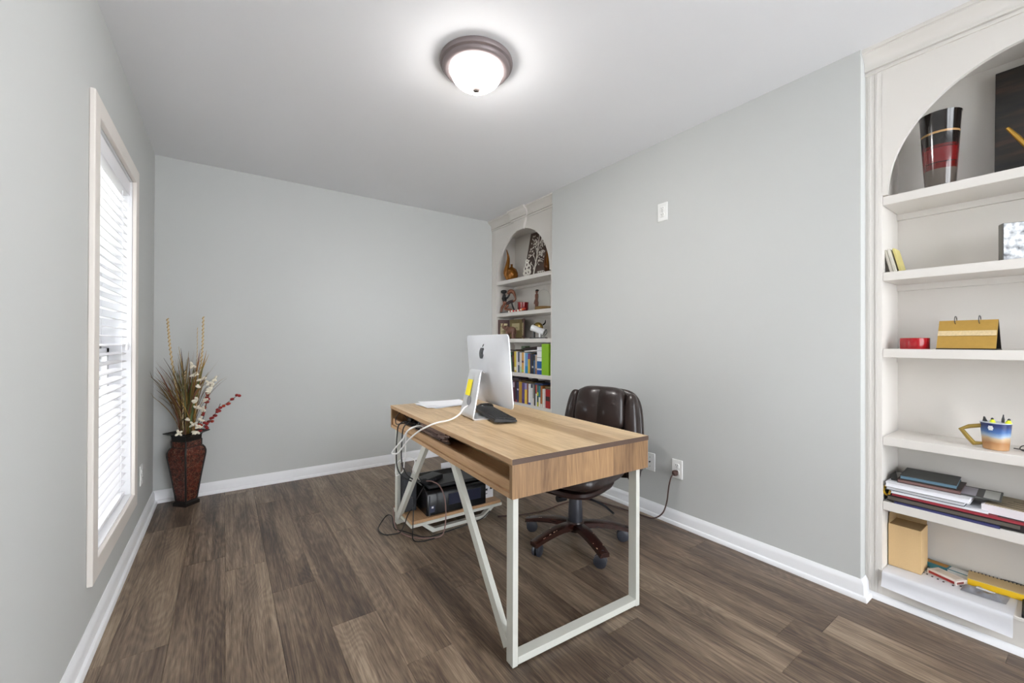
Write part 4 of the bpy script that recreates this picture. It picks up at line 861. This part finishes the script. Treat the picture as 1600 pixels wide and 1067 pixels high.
MB().lathe([(.046, 0), (.047, .01), (.056, .17), (.063, .31), (.066, .318), (.061, .318), (.053, .17), (.044, .015), (.01, .012)], 40).build('body', m, vn)
mp, N, L, P = newmat('dark_canvas'); tc = N.new('ShaderNodeTexCoord'); mpn = N.new('ShaderNodeMapping'); mpn.inputs['Scale'].default_value = (1, 3, 22); L.new(tc.outputs['Object'], mpn.inputs[0])
nz = N.new('ShaderNodeTexNoise'); nz.inputs['Scale'].default_value = 1; nz.inputs['Detail'].default_value = 5; L.new(mpn.outputs[0], nz.inputs['Vector'])
L.new(ramp(N, L, nz.outputs['Fac'], [(.35, '17171a'), (.52, '26231f'), (.66, '4a342c'), (.8, '5a4a3c')]), P.inputs['Base Color']); P.inputs['Roughness'].default_value = .5
o = MB().box(0, .02, -.44, 0, 0, .462).build('art_panel', mp, None, smooth=False, bevel=.002, loc=(2.962, -3.548, NS[0])); o.rotation_euler = (0, radians(5), 0)
tag(o, 'dark streaked canvas panel leaning at the back of the top shelf', 'picture')
ih = thing('stick_holder', 'slanted gold stick in a small red holder before the dark canvas', 'ornament', (2.93, -3.665, NS[0]))
MB().sq((0, 0, .018), (.03, .04, .018), .7, .8, 18, 8).build('holder', mat('6d1418', .35), ih)
MB().tube([(0, -.01, .03), (0, .055, .155), (0, .08, .2)], [.009, .008, .006], 10).build('stick', mat('b98f3e', .3, .7), ih)
# shelf 2 near
fb = thing('photo_block', 'silver mottled photo block with dark edge at the right of the shelf', 'picture frame', (2.885, -3.575, NS[1]), radians(24))
m2, N, L, P = newmat('mottled_silver'); tc = N.new('ShaderNodeTexCoord'); nz = N.new('ShaderNodeTexNoise'); nz.inputs['Scale'].default_value = 45; nz.inputs['Detail'].default_value = 8; L.new(tc.outputs['Object'], nz.inputs['Vector'])
L.new(ramp(N, L, nz.outputs['Fac'], [(.3, '55565a'), (.48, 'a9abae'), (.6, 'd4d6d8'), (.75, 'f2f2f4')]), P.inputs['Base Color']); P.inputs['Roughness'].default_value = .4; P.inputs['Metallic'].default_value = .3
box(0, .032, -.14, 0, 0, .155).build('block', mat('6b6966', .4, .3), fb, smooth=False, bevel=.004)
box(-.002, 0, -.137, -.004, .003, .152).build('print', m2, fb, smooth=False)
for k, (c, dyy, x0, hgt, lab) in enumerate((('bfb9ac', 0, 2.83, .105, 'grey booklet leaning nearest the side of the bookcase'), ('d5d0c4', -.010, 2.84, .108, 'off-white booklet leaning between grey and yellow ones'), ('cfc27e', -.024, 2.86, .112, 'pale yellow card leaning at the left end of the shelf'))):
    o = MB().box(0, .085, -.004, .004, 0, hgt).build('booklet', mat(c, .7), None, smooth=False, loc=(x0, -3.264+dyy, NS[1]+.0018)); o.rotation_euler = (radians(-13), 0, 0)
    tag(o, lab, 'booklet', 'booklets leaning on the left side')
# shelf 3 near
tpv = thing('tape_roll', 'roll of glossy red tape lying flat on the shelf', 'tape', (2.875, -3.33, NS[2]))
MB().lathe([(.036, 0), (.047, 0), (.048, .002), (.048, .046), (.047, .048), (.036, .048)], 40).build('tape', mat('9e141c', .18, 0, .04), tpv)
mm = MB().lathe([(.034, .001), (.036, 0.001), (.036, .047), (.034, .047)], 32); mm.build('core', mat('b89a72', .8), tpv)
cl = thing('desk_calendar', 'gold tent-shaped desk calendar with two wire rings', 'calendar', (2.872, -3.487, NS[2]), radians(-3))
GOLD = mat('b08a3c', .55, .1, .1, 70); BKC = mat('1d1814', .5)
for s in (-1, 1):
    MB().obox((s*.024, 0, .0615), (.004, .162, .122), rotm(0, s*-.38, 0)).build('cover', GOLD if s < 0 else BKC, cl, smooth=False)
box(-.047, .047, -.083, .083, 0, .004).build('base', BKC, cl, smooth=False)
MB().obox((-.0275, 0, .066), (.0015, .160, .022), rotm(0, .38, 0)).build('lace_band', mat('d6bf94', .7, 0, .25, 160), cl, smooth=False)
for y in (-.033, .033):
    MB().tube([(-.006+.016*cos(t*pi/10), y, .120+.016*sin(t*pi/10)) for t in range(-3, 17)], .0017, 7).build('ring', mat('8a8a8c', .25, .9), cl)
# shelf 4 near: mug
mg, N, L, P = newmat('printed_mug'); tc = N.new('ShaderNodeTexCoord'); sp = N.new('ShaderNodeSeparateXYZ'); L.new(tc.outputs['Object'], sp.inputs[0])
nz = N.new('ShaderNodeTexNoise'); nz.inputs['Scale'].default_value = 22; nz.inputs['Detail'].default_value = 4; L.new(tc.outputs['Object'], nz.inputs['Vector'])
f = math_node(N, L, 'ADD', math_node(N, L, 'DIVIDE', sp.outputs[2], .104), math_node(N, L, 'MULTIPLY', math_node(N, L, 'SUBTRACT', nz.outputs['Fac'], .5), .22))
L.new(ramp(N, L, f, [(0, 'c79a6c'), (.25, 'b07f55'), (.42, 'c9b08e'), (.52, '9db4cc'), (.68, '4f74ae'), (.9, '34406e'), (1, '2f3a66')]), P.inputs['Base Color']); P.inputs['Roughness'].default_value = .25
mu = thing('printed_mug', 'blue and sand printed mug with angular gold handle holding markers', 'mug', (2.872, -3.560, NS[3]), 0)
m = MB().lathe([(.030, 0), (.034, .002), (.041, .10), (.042, .104), (.039, .104), (.037, .10), (.031, .006), (.005, .005)], 40); m.build('cup', mg, mu)
MB().lathe([(.0385, .1035), (.0423, .1035), (.0423, .1055), (.0385, .1055)], 40).build('lip', mat('c4cbd8', .3), mu)
MB().tube([(-.008, .036, .088), (-.012, .068, .080), (-.014, .090, .066), (-.012, .070, .034), (-.008, .056, .014), (-.006, .033, .018)], [.008, .008, .0085, .008, .009, .006], 10).build('handle', mat('a98f4a', .3, .55), mu)
lgm = MB()
for a0, w, z0, z1 in ((2.72, .36, .082, .089), (2.76, .28, .077, .094)):
    for k in range(6):
        a1, a2 = a0+w*k/6, a0+w*(k+1)/6; rr_ = lambda z: .034+.007*z/.1+.0006
        lgm.add([(rr_(z)*cos(a), rr_(z)*sin(a), z) for a, z in ((a1, z0), (a2, z0), (a2, z1), (a1, z1))], [(0, 1, 2, 3)])
lgm.build('logo_badge', mat('eef0f4', .4), mu, smooth=False)
for k, (dx, dy, tx, ty, hgt, c, rad, lab) in enumerate(((.002, .016, -.02, .12, .110, '17171a', .007, 'black marker leaning left in the printed mug'), (-.012, .002, 0, .05, .108, 'd9e51c', .0085, 'yellow highlighter at the centre of the printed mug'), (-.008, -.020, .05, -.12, .110, 'e2ea1e', .009, 'yellow highlighter leaning right in the printed mug'), (.010, -.012, .0, -.05, .122, '3c3c42', .004, 'grey pen standing behind the highlighters in the mug'))):
    t = thing('marker', lab, 'marker', (2.872+dx, -3.560+dy, NS[3]+.008)); t.rotation_euler = (-ty, tx, 0)
    MB().lathe([(rad*.8, 0), (rad, .002), (rad, hgt-.03), (rad*1.05, hgt-.029), (rad*1.05, hgt-.012), (rad*.5, hgt)], 12).build('barrel', mat(c, .35), t)
    MB().lathe([(rad*.5, hgt), (rad*.45, hgt+.004), (rad*.2, hgt+.007)], 8).build('tip', mat('2a2a2e', .5), t)
cable('thin_cable', [(2.93, -3.60, NS[3]+.004), (2.92, -3.63, NS[3]+.004), (2.90, -3.66, NS[3]+.006), (2.90, -3.70, NS[3]+.02), (2.93, -3.70, NS[3]+.028), (2.95, -3.65, NS[3]+.022), (2.94, -3.62, NS[3]+.015), (2.91, -3.62, NS[3]+.004), (2.88, -3.66, NS[3]+.004), (2.88, -3.72, NS[3]+.004)], .0018, BC, 'thin black cable coiled right of the printed mug')
# shelf 5 near: pile (bottom to top)
def slab(name, cx, cy, dx, dy, z, th, col, label, rz=0, edge=None, cat='notebook', ry=0, rx=0, top=None):
    m = MB(); a, b = dx/2, dy/2
    if edge: m.box(-a, a, -b, b, 0, th*.14).box(-a, a, -b, b, th*.86, th); m.mi(1).box(-a+.002, a-.002, -b+.002, b-.002, th*.14, th*.86)
    else: m.box(-a, a, -b, b, 0, th)
    mats = [mat(col, .55, 0, .1, 40), mat(edge or col, .7, 0, .05, 200)]
    if top:
        for k, (x0, x1, y0, y1, c) in enumerate(top): m.mi(2+k).box(x0, x1, y0, y1, th, th+.0006); mats.append(mat(c, .5))
    o = m.build(name, mats, None, smooth=False, loc=(cx, cy, z)); o.rotation_euler = (rx, ry, rz); return tag(o, label, cat, 'papers and books piled on the low shelf')
z = NS[4]+.0006
slab('folder', 2.905, -3.43, .215, .30, z, .009, '2c3470', 'blue folder at the very bottom of the pile', -.03, '4a4a78', 'folder'); z += .0096
slab('binder', 2.905, -3.44, .21, .37, z, .020, '1b1719', 'black binder second from the bottom of the pile', .01, '5f5850', 'binder'); z += .0206
slab('folder', 2.905, -3.455, .20, .37, z, .011, '8e2a36', 'red folder above the black binder in the pile', -.02, 'a53a45', 'folder'); z += .0116
slab('paper_ream', 2.905, -3.405, .20, .28, z, .010, 'dedee2', 'white paper stack above the red folder in the pile', .02, 'e6e6ea', 'paper'); z += .0106
slab('book', 2.902, -3.37, .20, .235, z, .014, '343a48', 'dark blue-grey bound book inside the pile', -.015, 'dadade', 'book'); z += .0146
slab('book', 2.90, -3.375, .205, .25, z, .020, 'd8d8dc', 'thick white-edged book in the middle of the pile', .0, 'eeeef4', 'book'); z += .0206
zt_ = z
slab('notebook', 2.915, -3.375, .17, .19, z, .016, '33211d', 'dark brown notebook second from the pile top', .03, '7a5c58'); z += .0166
slab('notebook', 2.925, -3.37, .175, .17, z, .016, '3c3f3e', 'charcoal notebook lying topmost on the pile', .06, '5f7d90'); z += .0166
slab('sleeve', 2.925, -3.262, .15, .045, zt_, .007, '2e2f30', 'black sleeve with grey flap at the left of the pile', .25, None, 'sleeve', top=((-.06, .06, -.018, .0, '8f8d88'),))
slab('sleeve', 2.915, -3.515, .15, .115, z-.0335, .006, '4a4a49', 'dark grey sleeve with pale cards right of the charcoal notebook', .05, None, 'sleeve', top=((-.07, .06, -.052, -.012, 'b4b5b0'), (-.07, .06, .008, .05, '9a96a0')))
sc5 = thing('scissors', 'yellow-handled scissors poking out at the left of the pile', 'scissors', (2.815, -3.252, NS[4]+.001))
MB().tube([(.003*sin(t), .0105*cos(t*pi/9), .045+.021*sin(t*pi/9)) for t in range(19)], .0042, 8).build('handle', mat('b8921c', .4), sc5)
MB().tube([(0.01, -.006, .03), (.06, -.004, .012)], .004, 6).build('blade', mat('8f8f92', .3, .8), sc5)
cb = thing('shallow_box', 'white shallow box with printed brown lid at the right of the low shelf', 'box', (2.815, -3.62, NS[4]+.0445), radians(-4))
box(0, .19, -.15, .092, 0, .030).build('tray', mat('e6dfe4', .6), cb, smooth=False)
box(.012, .185, -.14, .085, .030, .033).build('lid', mat('8d7f68', .7, 0, .25, 30), cb, smooth=False)
m = MB()
for k in range(4): m.box(.03+.03*k, .036+.03*k, -.05+.01*k, .06-.01*k, .033, .0336)
m.build('print_line', mat('55493a', .7), cb, smooth=False)
box(.02, .11, -.12, -.055, .0336, .036).build('label_sticker', mat('d8d8da', .6), cb, smooth=False)
sb = slab('box_file', 2.905, -3.67, .19, .20, NS[4]+.001, .042, '2a2526', 'black box file under the white shallow box', 0, None, 'box')
# base of near bookcase
cbx = thing('cardboard_box', 'tall tan cardboard box with open flap at the left of the bottom shelf', 'box', (2.868, -3.291, .1332))
KR = mat('d3b384', .8, 0, .05, 200); KD = mat('a98e66', .8, 0, .08, 90)
m = MB(); m.box(0, .003, -.060, .046, 0, .188).box(.117, .12, -.060, .046, 0, .188).box(.003, .117, .043, .046, 0, .188).box(.003, .117, -.060, -.057, 0, .188).box(0, .12, -.06, .046, 0, .003)
m.build('carton', KR, cbx, smooth=False)
MB().prism([(0, 0), (.117, 0), (.112, .045), (.01, .045)], 1, -.001, .001).build('flap', KD, cbx, smooth=False).location = (.0, .0435, .188)
MB().box(.117, .119, -.058, .044, .188, .232).build('flap', KD, cbx, smooth=False)
MB().obox((.06, -.007, .1855), (.112, .099, .002), rotm(0, 0, 0)).build('flap', KD, cbx, smooth=False)
def carton(name, loc, size, col, marks, label, rz=0):
    t = thing(name, label, 'box', loc, rz); a, b, h = size
    box(0, a, -b, 0, 0, h).build('carton', mat(col, .5), t, smooth=False, bevel=.001)
    for x0, x1, y0, y1, c in marks: box(x0, x1, y0, y1, h, h+.0006).build('print', mat(c, .5), t, smooth=False)
    return t
t = carton('flat_carton', (2.915, -3.362, .1357), (.06, .10, .018), 'dcd2cc', ((.015, .05, -.09, -.015, 'c8bcae'),), 'red and white flat carton lying on the printed sheet', radians(-24))
box(-.0007, 0, -.094, -.006, .004, .014).build('print', mat('a02a26', .5), t, smooth=False)
box(.004, .04, -.1007, -.1, .005, .013).build('print', mat('8a4a44', .5), t, smooth=False)
t = carton('long_carton', (2.985, -3.335, .1357), (.045, .165, .022), '3f7f8c', ((.006, .04, -.075, -.005, 'b07a22'), (.004, .042, -.15, -.082, 'd9dcdc')), 'long teal and white carton lying against the back panel', radians(-8))
box(-.0007, 0, -.15, -.08, .002, .02).build('print', mat('dfe3e3', .5), t, smooth=False)
yn = thing('spiral_notebook', 'tan spiral notebook with yellow edge on the bottom shelf', 'notebook', (2.932, -3.478, .1357), radians(4))
box(0, .088, -.165, 0, 0, .024).build('page_block', mat('f0c21e', .6), yn, smooth=False)
box(.0, .09, -.166, .001, .024, .027).build('cover', mat('c9ae80', .7), yn, smooth=False)
sp_ = None
for k in range(16):
    if sp_ is None: sp_ = MB().tube([(.088+.007*cos(t*pi/6), 0, .020+.010*sin(t*pi/6)) for t in range(13)], .0013, 5, cap=False).build('ring', BC, yn); o = sp_
    else: o = sp_.copy(); COL.objects.link(o); o.parent = yn
    o.location = (0, -.006-.0102*k, 0)
MB().tube([(.089, -.09, .0285), (.094, -.12, .03), (.089, -.155, .0285)], .0012, 5).build('pen_loop', BC, yn)
gp = thing('grey_pouch', 'crinkled grey plastic pouch in front of the spiral notebook', 'pouch', (2.848, -3.468, .1362), radians(-3))
m = MB(); vs = []; nx, ny = 12, 16
for e in (1, 0):
    for i in range(nx+1):
        for j in range(ny+1):
            x, y = .082*i/nx+.014*(j/ny), -.118*j/ny; ed = min(i, nx-i, j, ny-j)
            vs.append((x, y, (.0004 if ed == 0 else (.008+.004*sin(70*x+90*y)+.003*sin(160*y-60*x))*min(1, ed/2.5))*e))
k = (nx+1)*(ny+1)
for i in range(nx):
    for j in range(ny):
        a = i*(ny+1)+j; q = (a, a+1, a+ny+2, a+ny+1); m.f += [q, tuple(k+w for w in reversed(q))]; m.m += [0, 0]
m.v = vs; m.build('bag', mat('85858b', .3, 0, .2, 40), gp)
box(.05, .06, -.085, -.035, .010, .0135).build('label_strip', mat('d8d8da', .5), gp, smooth=False)
# curling printed sheet
sh = thing('printed_sheet', 'glossy white sheet curling over the front edge of the bottom shelf', 'paper', (2.785, -3.245, .1338))
pf = [(.17, 0), (.05, 0), (.0, 0), (-.007, -.001), (-.012, -.006), (-.014, -.016), (-.015, -.03), (-.018, -.045), (-.024, -.058), (-.03, -.066)]
vs = []; m = MB(); nY = 10
for e in (0, 1):
    for i, (x, z) in enumerate(pf):
        for j in range(nY+1):
            y = -.365*j/nY; k = 1+.12*sin(j*.5); n_ = .0007*e
            vs.append((x*(1 if x > 0 else k)-(n_ if x < 0 else 0), y, z*(.9+.02*j)+(n_ if x >= 0 else 0)))
k = len(pf)*(nY+1)
for i in range(len(pf)-1):
    for j in range(nY):
        a = i*(nY+1)+j; q = (a, a+1, a+nY+2, a+nY+1); m.f += [q, tuple(k+w for w in reversed(q))]; m.m += [0, 0]
m.v = vs; m.build('sheet', mat('d4d4d8', .3, 0, .01), sh)
m = MB()
for k, (x, y, w) in enumerate(((.118, -.11, .012), (.110, -.122, .012), (.102, -.139, .012), (.094, -.157, .012), (.086, -.175, .012), (.082, -.203, .010), (.10, -.222, .010), (.095, -.245, .013), (.075, -.240, .018), (.088, -.265, .012))):
    m.box(x, x+w, y, y+.006, .0009, .0012)
m.build('print', mat('3a3436', .7), sh, smooth=False)
bt = thing('black_folder', 'black folder lying at the right end of the bottom shelf', 'folder', (2.79, -3.628, .1335), radians(3))
box(0, .2, -.16, 0, 0, .012).build('cover', BLACKP, bt, smooth=False, bevel=.002)
box(.012, .19, -.15, -.012, .012, .0135).build('sheet', mat('3c3e3c', .5), bt, smooth=False)
#@@OUT
# ------------------------------------------------------------------ outdoors seen through the blind
gr = box(-14, -.2, -10, 16, -.62, -.5).build('ground', mat('b9bba8', .9, 0, .15, 4), None, smooth=False); gr['kind'] = 'structure'
nh = thing('neighbour_house', 'pale house with a white framed window outside the blind', 'house', (-2.2, 6.2, -.5))
box(-3.5, 1.6, 0, 3, 0, 2.6).build('wall', mat('c9c6bd', .8), nh, smooth=False)
for k in range(13): box(-3.5, 1.6, -.02, 0, .2*k, .2*k+.185).build('siding_board', mat('d4d1c8', .8), nh, smooth=False)
MB().prism([(-.5, 2.6), (3.3, 2.6), (1.4, 4.1)], 0, -3.8, 1.9).build('roof', mat('6d6864', .9), nh, smooth=False)
for x in (-2.2, -.5, .7):
    w = box(x-.5, x+.5, -.06, -.021, .7, 2.1).build('window_frame', mat('f2f2f2', .5), nh, smooth=False)
    for a, c in ((-.43, -.02), (.02, .43)):
        for z0, z1 in ((.77, 1.37), (1.43, 2.03)): box(x+a, x+c, -.068, -.061, z0, z1).build('pane', mat('5f6a72', .15), w, smooth=False)
for x, y, s, lab in ((-3.6, 4.6, 1.0, 'rounded green shrub farther from the window'), (-1.1, 4.4, .7, 'rounded green shrub nearer the window')):
    t = thing('shrub', lab, 'shrub', (x, y, -.5)); rs = random.Random(int(s*10)); m = MB()
    for k in range(40):
        d = Vector((rs.gauss(0, 1), rs.gauss(0, 1), abs(rs.gauss(0, 1)))).normalized()*.45*s; m.sq((d.x, d.y, d.z+.15), (.16*s, .16*s, .13*s), 1, 1, 8, 6)
    m.build('foliage', mat('6f8c55', .8, 0, .4, 20), t, kind='stuff'); MB().tube([(0, 0, 0), (0, 0, .4)], .04, 8).build('trunk', mat('5a4636', .9), t)

pc = thing('porch', 'white porch with square columns and an added shading roof', 'porch', (-.16, 0, -.5))
box(-1.9, 0, -4.2, 3.4, 3.1, 3.22).build('roof', mat('e2e2de', .8), pc, smooth=False)  # roof added out of view to cut sky light on the slats
box(-1.9, 0, -4.2, 3.4, 0, .12).build('deck', mat('a9a49a', .8), pc, smooth=False)
for y in (-3.9, -1.0, 1.1, 3.2): box(-1.85, -1.67, y-.09, y+.09, .12, 3.1).build('column', mat('ececea', .6), pc, smooth=False, bevel=.006)
rl2 = box(-1.8, -1.72, -4.1, 3.3, .95, 1.02).build('rail', mat('ececea', .6), pc, smooth=False)
for k in range(48): box(-1.775, -1.745, -3.7+.145*k, -3.67+.145*k, .12, .95).build('baluster', mat('ececea', .6), pc, smooth=False)
